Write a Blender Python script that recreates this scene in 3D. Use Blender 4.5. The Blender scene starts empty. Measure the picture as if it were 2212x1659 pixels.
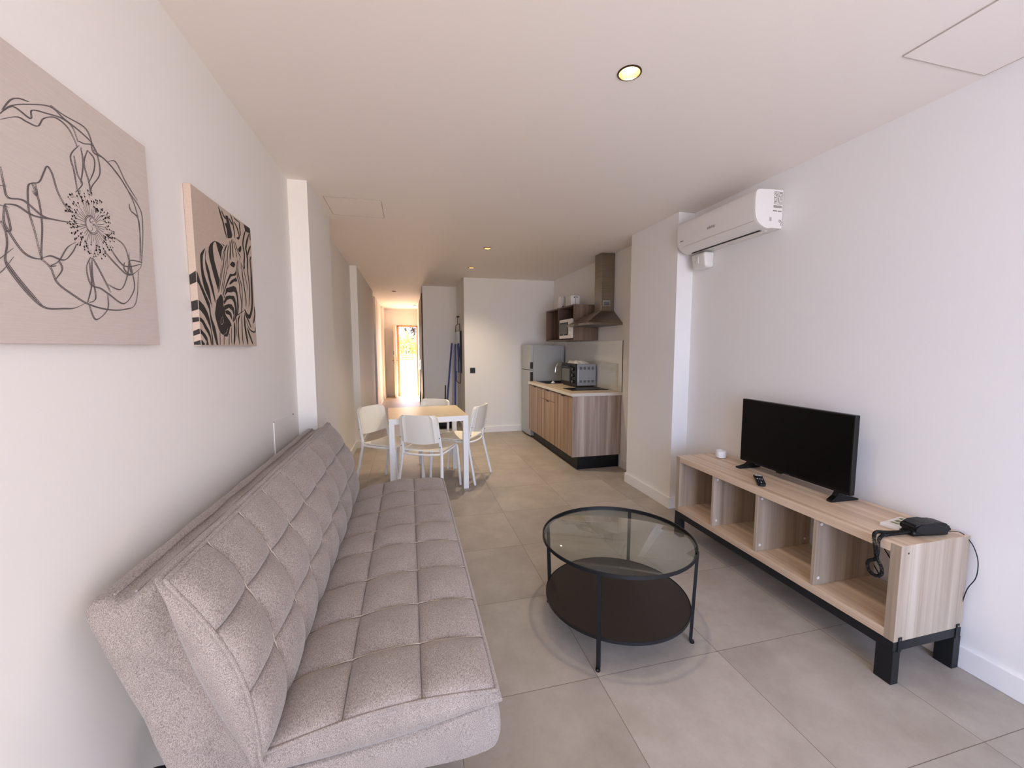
import bpy, bmesh, math, random, json
from mathutils import Vector, Matrix
from mathutils.geometry import tessellate_polygon
S = bpy.context.scene
COL = S.collection
PI = math.pi
random.seed(4)

# camera, light and exposure settings used below
COOLF = .7
WCOOL = (.42,.60,1.1,1)  # blue tint added from the left to cool the right wall
SIDEF = .75
WSIDE = (1.0,.82,.70,1)
YR = -2.2
WLOW = (.76,.675,.625,1)
WMID = (.60,.78,1.08,1)
WHIGH = (.36,.56,1.1,1)
WSTR = 2.6
SUNE = 32.0
EXPO = 2.06
LAMPE = 30
SPOT1 = 8
SPOT2 = 24
FLA = (150,140,128)
FLB = (176,167,156)
NOST = [[(1.8876, 1.5205), (1.8731, 1.5056), (1.871, 1.4917), (1.8777, 1.4897), (1.8852, 1.4925), (1.8956, 1.5024), (1.8925, 1.5178), (1.8876, 1.5205)], [(1.9305, 1.4782), (1.9231, 1.4642), (1.9085, 1.4547), (1.8922, 1.4497)]]
# ---------------------------------------------------------------- camera
F_PX, PITCH, ROLL, YAW, CAM_H = 881.59, .0895, -.0015, .2462, 1.3963
def cam_axes():
    cy, sy = math.cos(YAW), math.sin(YAW)
    f = Vector((sy, cy, 0)); r = Vector((cy, -sy, 0)); u = Vector((0, 0, 1))
    c = f*math.cos(PITCH) - u*math.sin(PITCH); u2 = u*math.cos(PITCH) + f*math.sin(PITCH)
    a = r*math.cos(ROLL) + u2*math.sin(ROLL); b = u2*math.cos(ROLL) - r*math.sin(ROLL)
    return a, b, c
cd = bpy.data.cameras.new('camera'); co = bpy.data.objects.new('camera', cd); COL.objects.link(co)
a_, b_, c_ = cam_axes()
co.matrix_world = Matrix(((a_.x, b_.x, -c_.x, 0), (a_.y, b_.y, -c_.y, 0), (a_.z, b_.z, -c_.z, CAM_H), (0, 0, 0, 1)))
cd.sensor_width = 36; cd.sensor_fit = 'HORIZONTAL'; cd.lens = 36*F_PX/2212; cd.clip_start = .02; cd.clip_end = 200
S.camera = co

# ---------------------------------------------------------------- world: sky above, sun-warmed ground below
W = bpy.data.worlds.new('world'); S.world = W; W.use_nodes = True
nt = W.node_tree; nt.nodes.clear()
tc = nt.nodes.new('ShaderNodeTexCoord'); sp = nt.nodes.new('ShaderNodeSeparateXYZ'); cr = nt.nodes.new('ShaderNodeValToRGB')
mr = nt.nodes.new('ShaderNodeMapRange'); bg = nt.nodes.new('ShaderNodeBackground'); wo = nt.nodes.new('ShaderNodeOutputWorld')
mr.inputs['From Min'].default_value = -1; mr.inputs['From Max'].default_value = 1
e = cr.color_ramp.elements
e[0].position = 0; e[0].color = WLOW
e[1].position = 1; e[1].color = WHIGH
x = e.new(.485); x.color = WLOW
x = e.new(.515); x.color = WMID
nt.links.new(tc.outputs['Generated'], sp.inputs[0]); nt.links.new(sp.outputs['Z'], mr.inputs['Value'])
nt.links.new(mr.outputs[0], cr.inputs[0])
# added tints: warm on the right, blue on the left, to colour the walls
mx_ = nt.nodes.new('ShaderNodeMapRange'); mx_.inputs['From Min'].default_value = -.1; mx_.inputs['From Max'].default_value = .6; mx_.inputs['To Max'].default_value = SIDEF
mc_ = nt.nodes.new('ShaderNodeMix'); mc_.data_type = 'RGBA'; mc_.inputs[7].default_value = WSIDE
nt.links.new(sp.outputs['X'], mx_.inputs['Value']); nt.links.new(mx_.outputs[0], mc_.inputs[0]); nt.links.new(cr.outputs[0], mc_.inputs[6])
my_ = nt.nodes.new('ShaderNodeMapRange'); my_.inputs['From Min'].default_value = .05; my_.inputs['From Max'].default_value = -.6; my_.inputs['To Max'].default_value = COOLF
md_ = nt.nodes.new('ShaderNodeMix'); md_.data_type = 'RGBA'; md_.inputs[7].default_value = WCOOL
nt.links.new(sp.outputs['X'], my_.inputs['Value']); nt.links.new(my_.outputs[0], md_.inputs[0]); nt.links.new(mc_.outputs[2], md_.inputs[6])
nt.links.new(md_.outputs[2], bg.inputs[0]); nt.links.new(bg.outputs[0], wo.inputs[0])
bg.inputs['Strength'].default_value = WSTR

# ---------------------------------------------------------------- sun (shines in through the street door at the far end)
sd = bpy.data.lights.new('sun', 'SUN'); so = bpy.data.objects.new('sun', sd); COL.objects.link(so)
sd.energy = SUNE; sd.angle = math.radians(1.0); sd.color = (1, .70, .44)
so.rotation_euler = Vector((-.02, .62, .78)).to_track_quat('Z', 'Y').to_euler()
so.location = (0, 20, 12)
# portals: the glazed opening behind the camera and the street door
def portal(name, loc, rot, sx, sy):
    l = bpy.data.lights.new(name, 'AREA'); l.shape = 'RECTANGLE'; l.size = sx; l.size_y = sy
    l.cycles.is_portal = True
    o = bpy.data.objects.new(name, l); COL.objects.link(o); o.location = loc; o.rotation_euler = rot
portal('window_portal', (.8, YR-.08, 1.17), (PI/2, 0, 0), 2.9, 2.3)
portal('door_portal', (.02, 12.42, 1.02), (-PI/2, 0, 0), .58, 2.0)

# ---------------------------------------------------------------- exposure
v = S.view_settings
v.view_transform = 'Standard'; v.look = 'None'; v.gamma = 1; v.use_curve_mapping = False; v.exposure = EXPO
S.cycles.max_bounces = 12; S.cycles.diffuse_bounces = 8; S.cycles.glossy_bounces = 5; S.cycles.transmission_bounces = 8
S.cycles.transparent_max_bounces = 12; S.cycles.sample_clamp_indirect = 6; S.cycles.caustics_reflective = False; S.cycles.caustics_refractive = False
S.cycles.use_denoising = True

# ---------------------------------------------------------------- materials
def srgb(r, g, b):
    f = lambda c: (c/12.92 if c <= .04045 else ((c+.055)/1.055)**2.4)
    return (f(r/255), f(g/255), f(b/255), 1)
def mat(name, col, rough=.5, metal=0, spec=.5, bump=None, noise=None, emit=None, sheen=0, coat=0):
    m = bpy.data.materials.new(name); m.use_nodes = True; n = m.node_tree; p = n.nodes['Principled BSDF']
    p.inputs['Base Color'].default_value = col; p.inputs['Roughness'].default_value = rough; p.inputs['Metallic'].default_value = metal
    p.inputs['Specular IOR Level'].default_value = spec; p.inputs['Coat Weight'].default_value = coat
    p.inputs['Sheen Weight'].default_value = sheen
    t = n.nodes.new('ShaderNodeTexCoord')
    if noise:     # (scale vec, second colour)
        mp = n.nodes.new('ShaderNodeMapping'); mp.inputs['Scale'].default_value = noise[0]
        nz = n.nodes.new('ShaderNodeTexNoise'); nz.inputs['Scale'].default_value = 1; nz.inputs['Detail'].default_value = 5; nz.inputs['Roughness'].default_value = .65
        rp = n.nodes.new('ShaderNodeValToRGB'); rp.color_ramp.elements[0].position = noise[2] if len(noise) > 2 else .3; rp.color_ramp.elements[1].position = noise[3] if len(noise) > 3 else .7
        rp.color_ramp.elements[0].color = noise[1]; rp.color_ramp.elements[1].color = col
        n.links.new(t.outputs['Object'], mp.inputs[0]); n.links.new(mp.outputs[0], nz.inputs[0]); n.links.new(nz.outputs[0], rp.inputs[0]); n.links.new(rp.outputs[0], p.inputs['Base Color'])
    if bump:      # (scale, strength, distance)
        nb = n.nodes.new('ShaderNodeTexNoise'); nb.inputs['Scale'].default_value = bump[0]; nb.inputs['Detail'].default_value = 4
        b = n.nodes.new('ShaderNodeBump'); b.inputs['Strength'].default_value = bump[1]; b.inputs['Distance'].default_value = bump[2]
        n.links.new(t.outputs['Object'], nb.inputs[0]); n.links.new(nb.outputs[0], b.inputs['Height']); n.links.new(b.outputs[0], p.inputs['Normal'])
    if emit:
        p.inputs['Emission Color'].default_value = emit[0]; p.inputs['Emission Strength'].default_value = emit[1]
    return m
def wood(name, cols, grain, across, band, rough=.45):
    """grain: index of the axis the grain runs along; across: index of the axis the boards' stripes step along"""
    m = bpy.data.materials.new(name); m.use_nodes = True; n = m.node_tree; p = n.nodes['Principled BSDF']
    p.inputs['Roughness'].default_value = rough
    t = n.nodes.new('ShaderNodeTexCoord')
    def tex(sc, detail):
        mp = n.nodes.new('ShaderNodeMapping'); mp.inputs['Scale'].default_value = sc
        nz = n.nodes.new('ShaderNodeTexNoise'); nz.inputs['Scale'].default_value = 1; nz.inputs['Detail'].default_value = detail; nz.inputs['Roughness'].default_value = .6
        n.links.new(t.outputs['Object'], mp.inputs[0]); n.links.new(mp.outputs[0], nz.inputs[0]); return nz
    s1 = [band*.35]*3; s1[grain] = .35; s1[across] = band
    s2 = [band*7]*3; s2[grain] = 2.2
    a = tex(s1, 1.5); b = tex(s2, 4)
    mx = n.nodes.new('ShaderNodeMix'); mx.data_type = 'FLOAT'; mx.inputs[0].default_value = .30
    n.links.new(a.outputs[0], mx.inputs[2]); n.links.new(b.outputs[0], mx.inputs[3])
    rp = n.nodes.new('ShaderNodeValToRGB'); el = rp.color_ramp.elements
    k = len(cols); lo, hi = .33, .67
    el[0].position = lo; el[0].color = cols[0]; el[1].position = hi; el[1].color = cols[-1]
    for i in range(1, k-1):
        q = el.new(lo+(hi-lo)*i/(k-1)); q.color = cols[i]
    n.links.new(mx.outputs[0], rp.inputs[0]); n.links.new(rp.outputs[0], p.inputs['Base Color'])
    return m
M = {}
M['wall'] = mat('wall_paint', srgb(230, 228, 225), .6, bump=(180, .05, .002))
M['ceil'] = mat('ceiling_paint', srgb(236, 229, 222), .7, bump=(180, .04, .002))
M['skirt'] = mat('skirting_white', srgb(232, 230, 228), .4)
M['white'] = mat('white_plastic', srgb(222, 219, 214), .35)
M['whitem'] = mat('white_metal', srgb(240, 241, 242), .4)
M['seatp'] = mat('chair_plastic', srgb(240, 238, 229), .38)
M['black'] = mat('black_steel', srgb(19, 20, 23), .45, spec=.35)
M['blackp'] = mat('black_plastic', srgb(10, 10, 11), .42, spec=.3)
M['screen'] = mat('tv_screen', srgb(3, 3, 3), .3, spec=.18)
M['grey'] = mat('grey_steel', srgb(70, 72, 78), .45, metal=.3)
M['steel'] = mat('brushed_steel', srgb(158, 148, 134), .28, metal=1, noise=((2, 2, 120), srgb(140, 130, 116)))
M['chrome'] = mat('chrome', srgb(215, 215, 215), .12, metal=1)
M['brown'] = mat('brown_shelf', srgb(38, 30, 25), .42, spec=.35)
M['silver'] = mat('fridge_silver', srgb(170, 172, 172), .35, metal=.35)
M['silverd'] = mat('fridge_side', srgb(168, 170, 168), .5, metal=.1)
M['ovengrey'] = mat('oven_grey', srgb(150, 152, 152), .42, metal=.3)
M['fabric'] = None
M['stitch'] = mat('stitching', srgb(192, 181, 168), .8)
M['oak_top'] = wood('oak_along_lit', [srgb(176, 150, 126), srgb(200, 177, 152), srgb(212, 191, 167), srgb(224, 206, 184)], 1, 0, 22, .38)  # painted lighter than the oak uprights, as if more light fell on it
M['oak_side'] = wood('oak_upright_shaded', [srgb(138, 119, 100), srgb(160, 142, 122), srgb(174, 157, 138), srgb(186, 171, 154)], 2, 0, 18, .42)  # same oak in a darker tone, shade of the upright faces painted in
M['oak_edge'] = wood('oak_edge', [srgb(182, 154, 126), srgb(204, 178, 150)], 1, 2, 30, .42)
M['walnut_front'] = wood('walnut_front', [srgb(104, 80, 62), srgb(136, 110, 90), srgb(160, 134, 112), srgb(180, 156, 134)], 2, 1, 15, .45)
M['walnut_side'] = wood('walnut_side', [srgb(112, 92, 80), srgb(150, 130, 116), srgb(174, 156, 142), srgb(194, 180, 166)], 2, 0, 13, .45)
M['walnut_dark'] = wood('walnut_dark', [srgb(66, 48, 38), srgb(92, 70, 58), srgb(112, 90, 76)], 2, 1, 20, .5)
M['walnut_end'] = wood('walnut_end', [srgb(84, 64, 50), srgb(116, 92, 74), srgb(132, 108, 90)], 2, 0, 16, .5)
M['worktop'] = mat('worktop_laminate', srgb(196, 178, 156), .35, noise=((30, 4, 30), srgb(176, 156, 132)))
M['worktop_edge'] = mat('worktop_edge', srgb(206, 200, 188), .4)
M['tabletop'] = mat('birch_top', srgb(226, 208, 178), .28, noise=((3, 40, 3), srgb(218, 198, 166)))
M['navy'] = mat('blue_handle', srgb(30, 36, 128), .35)
M['mirror'] = mat('mirror_glass', srgb(225, 228, 228), .03, metal=1)
M['wardrobe'] = wood('dark_brown_board', [srgb(52, 30, 22), srgb(74, 44, 32)], 2, 1, 18, .5)
M['doorwood'] = mat('door_paint', srgb(226, 214, 190), .4)
M['frameorange'] = mat('door_frame_wood', srgb(206, 140, 88), .45, noise=((60, 60, 3), srgb(190, 122, 72)))
M['terracotta'] = mat('terracotta', srgb(204, 120, 76), .7)
M['paving'] = mat('pale_paving', srgb(214, 204, 192), .7, noise=((3, 3, 3), srgb(196, 186, 172)))
M['leaf'] = mat('leaf_green', srgb(176, 196, 84), .6, noise=((6, 6, 6), srgb(120, 150, 60)))
M['leafdark'] = mat('leaf_grey_green', srgb(176, 184, 168), .6, noise=((8, 8, 8), srgb(84, 96, 84)))
M['render'] = mat('garden_wall_white', srgb(225, 222, 214), .8)
M['canvas_art'] = mat('linen_canvas', srgb(200, 189, 183), .75, noise=((30, 16, 420), srgb(191, 180, 173)), bump=(500, .15, .001))
M['canvas_zebra'] = mat('sand_canvas', srgb(192, 175, 162), .7, noise=((60, 60, 200), srgb(182, 165, 152)))
M['ink'] = mat('black_print', srgb(33, 28, 27), .6)
M['line'] = mat('grey_stitched_line', srgb(96, 90, 90), .7)
M['label'] = mat('label_grey', srgb(128, 116, 106), .6)
M['slot'] = mat('dark_slot', srgb(36, 28, 26), .6)
M['gap'] = mat('shadow_gap', srgb(176, 166, 156), .8)
M['windowdark'] = mat('oven_window', srgb(66, 68, 62), .15)
M['mwwin'] = mat('microwave_window', srgb(72, 66, 54), .2)
M['alu'] = mat('aluminium_frame', srgb(90, 92, 96), .35, metal=.6)
M['lampglow'] = mat('lamp_glow', srgb(255, 214, 150), .5, emit=((1, .80, .52, 1), LAMPE))
M['lampdim'] = mat('lamp_dim', srgb(245, 225, 190), .5, emit=((1, .8, .5, 1), 1.6))
M['lampring'] = mat('lamp_ring', srgb(70, 56, 42), .3, metal=.6)
M['cup'] = mat('lamp_reflector', srgb(190, 150, 96), .25, metal=.6)
M['greenish'] = mat('leaflet_green', srgb(120, 128, 92), .6)
# glass
def glassmat(name, col, rough=0, alpha_tint=None):
    m = bpy.data.materials.new(name); m.use_nodes = True; n = m.node_tree; n.nodes.clear()
    o = n.nodes.new('ShaderNodeOutputMaterial'); tr = n.nodes.new('ShaderNodeBsdfTransparent'); gl = n.nodes.new('ShaderNodeBsdfGlossy')
    lw = n.nodes.new('ShaderNodeLayerWeight'); lw.inputs['Blend'].default_value = .5; mx = n.nodes.new('ShaderNodeMixShader')
    pw = n.nodes.new('ShaderNodeMath'); pw.operation = 'POWER'; pw.inputs[1].default_value = 5; n.links.new(lw.outputs['Facing'], pw.inputs[0])
    fr = n.nodes.new('ShaderNodeMath'); fr.operation = 'MULTIPLY_ADD'; fr.inputs[1].default_value = .95; fr.inputs[2].default_value = .10; n.links.new(pw.outputs[0], fr.inputs[0])
    tr.inputs[0].default_value = col; gl.inputs['Roughness'].default_value = rough
    n.links.new(fr.outputs[0], mx.inputs[0]); n.links.new(tr.outputs[0], mx.inputs[1]); n.links.new(gl.outputs[0], mx.inputs[2]); n.links.new(mx.outputs[0], o.inputs[0])
    return m
M['glass'] = glassmat('table_glass', (.93, .97, .95, 1))
M['splash'] = mat('glass_splashback', srgb(205, 204, 194), .06, spec=.8, coat=.6)
# sofa fabric: melange grey-taupe weave
def fabric():
    m = mat('taupe_fabric', srgb(150, 138, 130), .85, sheen=.25); n = m.node_tree; p = n.nodes['Principled BSDF']
    t = n.nodes.new('ShaderNodeTexCoord')
    mp = n.nodes.new('ShaderNodeMapping'); mp.inputs['Scale'].default_value = (640, 210, 440)
    a = n.nodes.new('ShaderNodeTexNoise'); a.inputs['Scale'].default_value = 1; a.inputs['Detail'].default_value = 3; a.inputs['Roughness'].default_value = .7
    b = n.nodes.new('ShaderNodeTexNoise'); b.inputs['Scale'].default_value = 11; b.inputs['Detail'].default_value = 3
    r = n.nodes.new('ShaderNodeValToRGB'); r.color_ramp.elements[0].position = .38; r.color_ramp.elements[1].position = .62
    r.color_ramp.elements[0].color = srgb(110, 100, 96); r.color_ramp.elements[1].color = srgb(170, 160, 153)
    r2 = n.nodes.new('ShaderNodeValToRGB'); r2.color_ramp.elements[0].position = .3; r2.color_ramp.elements[1].position = .7
    r2.color_ramp.elements[0].color = (.86, .86, .86, 1); r2.color_ramp.elements[1].color = (1, 1, 1, 1)
    mx = n.nodes.new('ShaderNodeMix'); mx.data_type = 'RGBA'; mx.blend_type = 'MULTIPLY'; mx.inputs[0].default_value = 1
    n.links.new(t.outputs['Object'], mp.inputs[0]); n.links.new(mp.outputs[0], a.inputs[0]); n.links.new(t.outputs['Object'], b.inputs[0])
    n.links.new(a.outputs[0], r.inputs[0]); n.links.new(b.outputs[0], r2.inputs[0])
    n.links.new(r.outputs[0], mx.inputs[6]); n.links.new(r2.outputs[0], mx.inputs[7]); n.links.new(mx.outputs[2], p.inputs['Base Color'])
    bp = n.nodes.new('ShaderNodeBump'); bp.inputs['Strength'].default_value = .35; bp.inputs['Distance'].default_value = .0015
    n.links.new(a.outputs[0], bp.inputs['Height']); n.links.new(bp.outputs[0], p.inputs['Normal'])
    return m
M['fabric'] = fabric()
# floor: 60 cm porcelain tiles with fine joints, laid out from one corner joint
def floormat():
    m = mat('porcelain_tile', srgb(152, 140, 126), .4); n = m.node_tree; p = n.nodes['Principled BSDF']; L = n.links
    t = n.nodes.new('ShaderNodeTexCoord'); s = n.nodes.new('ShaderNodeSeparateXYZ'); L.new(t.outputs['Object'], s.inputs[0])
    def mth(op, a, b=None):
        q = n.nodes.new('ShaderNodeMath'); q.operation = op
        for i, z in enumerate((a, b)):
            if z is None: continue
            if isinstance(z, (int, float)): q.inputs[i].default_value = z
            else: L.new(z, q.inputs[i])
        return q.outputs[0]
    def cell(o, off):
        d = mth('DIVIDE', mth('SUBTRACT', o, off), .6)
        fl = mth('FLOOR', d); fr = mth('SUBTRACT', d, fl)
        dist = mth('MINIMUM', fr, mth('SUBTRACT', 1.0, fr))
        return fl, mth('LESS_THAN', dist, .0019)
    fx, gx = cell(s.outputs['X'], .146-6); fy, gy = cell(s.outputs['Y'], 1.48-12)
    g = mth('MAXIMUM', gx, gy)
    cb = n.nodes.new('ShaderNodeCombineXYZ'); L.new(fx, cb.inputs[0]); L.new(fy, cb.inputs[1])
    wn = n.nodes.new('ShaderNodeTexWhiteNoise'); L.new(cb.outputs[0], wn.inputs[0])
    va = n.nodes.new('ShaderNodeVectorMath'); va.operation = 'MULTIPLY_ADD'; va.inputs[1].default_value = (7, 7, 7)
    L.new(wn.outputs['Color'], va.inputs[0]); L.new(t.outputs['Object'], va.inputs[2])
    nz = n.nodes.new('ShaderNodeTexNoise'); nz.inputs['Scale'].default_value = 3.2; nz.inputs['Detail'].default_value = 9; nz.inputs['Roughness'].default_value = .68; L.new(va.outputs[0], nz.inputs[0])
    rp = n.nodes.new('ShaderNodeValToRGB'); rp.color_ramp.elements[0].position = .3; rp.color_ramp.elements[1].position = .7
    rp.color_ramp.elements[0].color = srgb(*FLA); rp.color_ramp.elements[1].color = srgb(*FLB)
    L.new(nz.outputs[0], rp.inputs[0])
    mv = n.nodes.new('ShaderNodeMix'); mv.data_type = 'RGBA'; mv.blend_type = 'MULTIPLY'; mv.inputs[0].default_value = .10
    L.new(rp.outputs[0], mv.inputs[6]); L.new(wn.outputs['Value'], mv.inputs[7])
    mg = n.nodes.new('ShaderNodeMix'); mg.data_type = 'RGBA'; mg.inputs[7].default_value = srgb(98, 84, 72)
    L.new(g, mg.inputs[0]); L.new(mv.outputs[2], mg.inputs[6]); L.new(mg.outputs[2], p.inputs['Base Color'])
    rr = n.nodes.new('ShaderNodeMapRange'); rr.inputs['To Min'].default_value = .36; rr.inputs['To Max'].default_value = .52; L.new(nz.outputs[0], rr.inputs[0]); L.new(rr.outputs[0], p.inputs['Roughness'])
    bp = n.nodes.new('ShaderNodeBump'); bp.inputs['Strength'].default_value = .5; bp.inputs['Distance'].default_value = .001
    L.new(mth('SUBTRACT', nz.outputs[0], g), bp.inputs['Height']); L.new(bp.outputs[0], p.inputs['Normal'])
    return m
M['floor'] = floormat()

# ---------------------------------------------------------------- helpers
def link(name, bm, m, parent=None, smooth=True, angle=35):
    bmesh.ops.recalc_face_normals(bm, faces=bm.faces)
    me = bpy.data.meshes.new(name); bm.to_mesh(me); bm.free()
    for q in (m if isinstance(m, (list, tuple)) else [m]): me.materials.append(M[q] if isinstance(q, str) else q)
    if smooth:
        for p in me.polygons: p.use_smooth = True
        me.set_sharp_from_angle(angle=math.radians(angle))
    o = bpy.data.objects.new(name, me); COL.objects.link(o); o.parent = parent
    return o
def tag(o, label, cat, group=None):
    o['label'] = label; o['category'] = cat
    if group: o['group'] = group
    return o
def thing(name, label, cat, loc=(0, 0, 0), rz=0, group=None):
    o = bpy.data.objects.new(name, None); COL.objects.link(o); o.location = loc; o.rotation_euler = (0, 0, rz)
    o.empty_display_size = .1
    return tag(o, label, cat, group)
def struct(name, bm, m, parent=None, **k):
    o = link(name, bm, m, parent, **k)
    if parent is None: o['kind'] = 'structure'
    return o
def NB(): return bmesh.new()
def box(bm, x0, x1, y0, y1, z0, z1, bev=0, seg=2, mi=0):
    r = bmesh.ops.create_cube(bm, size=1)['verts']
    for q in r: q.co = Vector(((x0+x1)/2+q.co.x*(x1-x0), (y0+y1)/2+q.co.y*(y1-y0), (z0+z1)/2+q.co.z*(z1-z0)))
    fs = {f for q in r for f in q.link_faces}
    if bev:
        es = {e for q in r for e in q.link_edges}
        res = bmesh.ops.bevel(bm, geom=list(es), offset=bev, segments=seg, profile=.5, affect='EDGES')
        fs = set(res['faces']) | {f for f in fs if f.is_valid}
    for f in fs:
        if f.is_valid: f.material_index = mi
    return fs
def tube(bm, pts, r, n=8, closed=False, smoothn=0, flat=None, caps=True):
    P = [Vector(p) for p in pts]
    if smoothn: P = crom(P, smoothn, closed)
    N = len(P); rings = []; up = None
    for i in range(N):
        if closed: d = P[(i+1) % N]-P[i-1]
        else: d = P[min(i+1, N-1)]-P[max(i-1, 0)]
        d.normalize()
        if up is None:
            up = Vector((0, 0, 1)) if abs(d.z) < .9 else Vector((1, 0, 0))
        s = d.cross(up)
        if s.length < 1e-6: s = d.orthogonal()
        s.normalize(); u = s.cross(d); up = u
        rr = r[i*(len(r)-1)//max(N-1, 1)] if isinstance(r, (list, tuple)) else r
        ring = []
        for k in range(n):
            a = 2*PI*(k+.5)/n
            ring.append(bm.verts.new(P[i]+s*math.cos(a)*rr*(flat[0] if flat else 1)+u*math.sin(a)*rr*(flat[1] if flat else 1)))
        rings.append(ring)
    for i in range(N if closed else N-1):
        A, B = rings[i], rings[(i+1) % N]
        for k in range(n): bm.faces.new((A[k], A[(k+1) % n], B[(k+1) % n], B[k]))
    if not closed and caps: bm.faces.new(rings[0][::-1]); bm.faces.new(rings[-1])
def crom(P, n, closed=False):
    out = []; N = len(P); seg = N if closed else N-1
    g = (lambda i: P[i % N]) if closed else (lambda i: P[max(0, min(N-1, i))])
    for i in range(seg):
        a, b, c, d = g(i-1), g(i), g(i+1), g(i+2)
        for k in range(n):
            t = k/n
            out.append(.5*((2*b)+(c-a)*t+(2*a-5*b+4*c-d)*t*t+(3*b-a-3*c+d)*t**3))
    if not closed: out.append(P[-1])
    return out
def bar(bm, a, b, w, h, bev=0):
    """box bar from a to b, w sideways (horizontal), h along the other"""
    a, b = Vector(a), Vector(b); d = (b-a); L = d.length; d.normalize()
    up = Vector((0, 0, 1)) if abs(d.z) < .95 else Vector((0, 1, 0))
    s = d.cross(up).normalized(); u = s.cross(d)
    r = bmesh.ops.create_cube(bm, size=1)['verts']
    for q in r: c = q.co.copy(); q.co = (a+b)/2+d*c.y*L+s*c.x*w+u*c.z*h
    if bev: bmesh.ops.bevel(bm, geom=list({e for q in r for e in q.link_edges}), offset=bev, segments=2, profile=.5, affect='EDGES')
def cyl(bm, c, r, z0, z1, n=32, r2=None, axis='Z', bev=0):
    r2 = r if r2 is None else r2; A = []; B = []
    def pt(a, rr, z):
        x, y = math.cos(a)*rr, math.sin(a)*rr
        if axis == 'Z': return Vector((c[0]+x, c[1]+y, z))
        if axis == 'X': return Vector((z, c[0]+x, c[1]+y))
        return Vector((c[0]+x, z, c[1]+y))
    A = [bm.verts.new(pt(2*PI*k/n, r, z0)) for k in range(n)]; B = [bm.verts.new(pt(2*PI*k/n, r2, z1)) for k in range(n)]
    for k in range(n): bm.faces.new((A[k], A[(k+1) % n], B[(k+1) % n], B[k]))
    bm.faces.new(A[::-1]); bm.faces.new(B)
def lathe(bm, prof, c=(0, 0), n=36):
    rings = []
    for r, z in prof:
        if r < 1e-5: rings.append([bm.verts.new((c[0], c[1], z))]); continue
        rings.append([bm.verts.new((c[0]+math.cos(2*PI*k/n)*r, c[1]+math.sin(2*PI*k/n)*r, z)) for k in range(n)])
    for A, B in zip(rings, rings[1:]):
        for k in range(n):
            a = [A[k % len(A)], A[(k+1) % len(A)]] if len(A) > 1 else [A[0]]
            b = [B[(k+1) % len(B)], B[k % len(B)]] if len(B) > 1 else [B[0]]
            if len(a)+len(b) > 2: bm.faces.new(a+b)
def prism(bm, prof, to3, y0, y1, mi=0):
    """closed 2-D profile swept from y0 to y1; to3(p, y) maps to 3-D"""
    A = [bm.verts.new(to3(p, y0)) for p in prof]; B = [bm.verts.new(to3(p, y1)) for p in prof]; n = len(prof)
    fs = [bm.faces.new((A[k], A[(k+1) % n], B[(k+1) % n], B[k])) for k in range(n)]
    fs += [bm.faces.new(A[::-1]), bm.faces.new(B)]
    for f in fs: f.material_index = mi
def text(body, size, mtl, parent, M4, extrude=.0004):
    c = bpy.data.curves.new('lettering', 'FONT'); c.body = body; c.size = size; c.extrude = extrude; c.align_x = 'CENTER'; c.align_y = 'CENTER'
    o = bpy.data.objects.new('lettering', c); dg = None
    COL.objects.link(o); dg = bpy.context.evaluated_depsgraph_get(); me = bpy.data.meshes.new_from_object(o.evaluated_get(dg))
    bpy.data.objects.remove(o); me.transform(M4); me.materials.clear(); me.materials.append(M[mtl])
    o = bpy.data.objects.new('lettering', me); COL.objects.link(o); o.parent = parent
    return o

# ================================================================ the room
H = 2.495; XR = 2.3126; XL = -.748; XK = 2.37; XP = 2.163; YF = 12.3; YB = 6.54; YW = 7.6; XC = .86; XH = .254
b = NB(); box(b, -.95, 2.6, YR-.2, YF+.2, -.12, 0); struct('floor', b, 'floor', smooth=False)
LAMPS = [(.885, 1.577, .048), (.871, 4.577, .044), (.86, 5.72, .044), (-.26, 8.435, .044), (.17, 11.04, .044)]
b = NB()
xs = sorted([-.95, 2.6]+[q[0]+s*.06 for q in LAMPS for s in (-1, 1)]); ys = sorted([YR-.2, YF+.2]+[q[1]+s*.06 for q in LAMPS for s in (-1, 1)])
for i in range(len(xs)-1):                      # the underside, with a round hole for every recessed lamp
    for j in range(len(ys)-1):
        x0, x1, y0, y1 = xs[i], xs[i+1], ys[j], ys[j+1]
        if any(x0 < q[0] < x1 and y0 < q[1] < y1 and abs(x1-x0-.12) < 1e-6 for q in LAMPS): continue
        hit = [q for q in LAMPS if x0 > q[0]-.0601 and x1 < q[0]+.0601 and y0 > q[1]-.0601 and y1 < q[1]+.0601]
        if hit: continue
        b.faces.new([b.verts.new(p) for p in ((x0, y0, H), (x0, y1, H), (x1, y1, H), (x1, y0, H))])
for qx, qy, qr in LAMPS:
    n = 40; R = qr*.90; C = []; Q = []
    for k in range(n):
        a = 2*PI*k/n; c, s = math.cos(a), math.sin(a); m = .06/max(abs(c), abs(s))
        C.append(b.verts.new((qx+c*R, qy+s*R, H))); Q.append(b.verts.new((qx+c*m, qy+s*m, H)))
    for k in range(n): b.faces.new((C[k], C[(k+1) % n], Q[(k+1) % n], Q[k]))
bmesh.ops.remove_doubles(b, verts=b.verts, dist=1e-5)
for z in (H+.15,): b.faces.new([b.verts.new(p) for p in ((-.95, YR-.2, z), (2.6, YR-.2, z), (2.6, YF+.2, z), (-.95, YF+.2, z))])
for (x0, y0), (x1, y1) in (((-.95, YR-.2), (2.6, YR-.2)), ((2.6, YR-.2), (2.6, YF+.2)), ((2.6, YF+.2), (-.95, YF+.2)), ((-.95, YF+.2), (-.95, YR-.2))):
    b.faces.new([b.verts.new(p) for p in ((x0, y0, H), (x1, y1, H), (x1, y1, H+.15), (x0, y0, H+.15))])
struct('ceiling', b, 'ceil', smooth=False)
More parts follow.
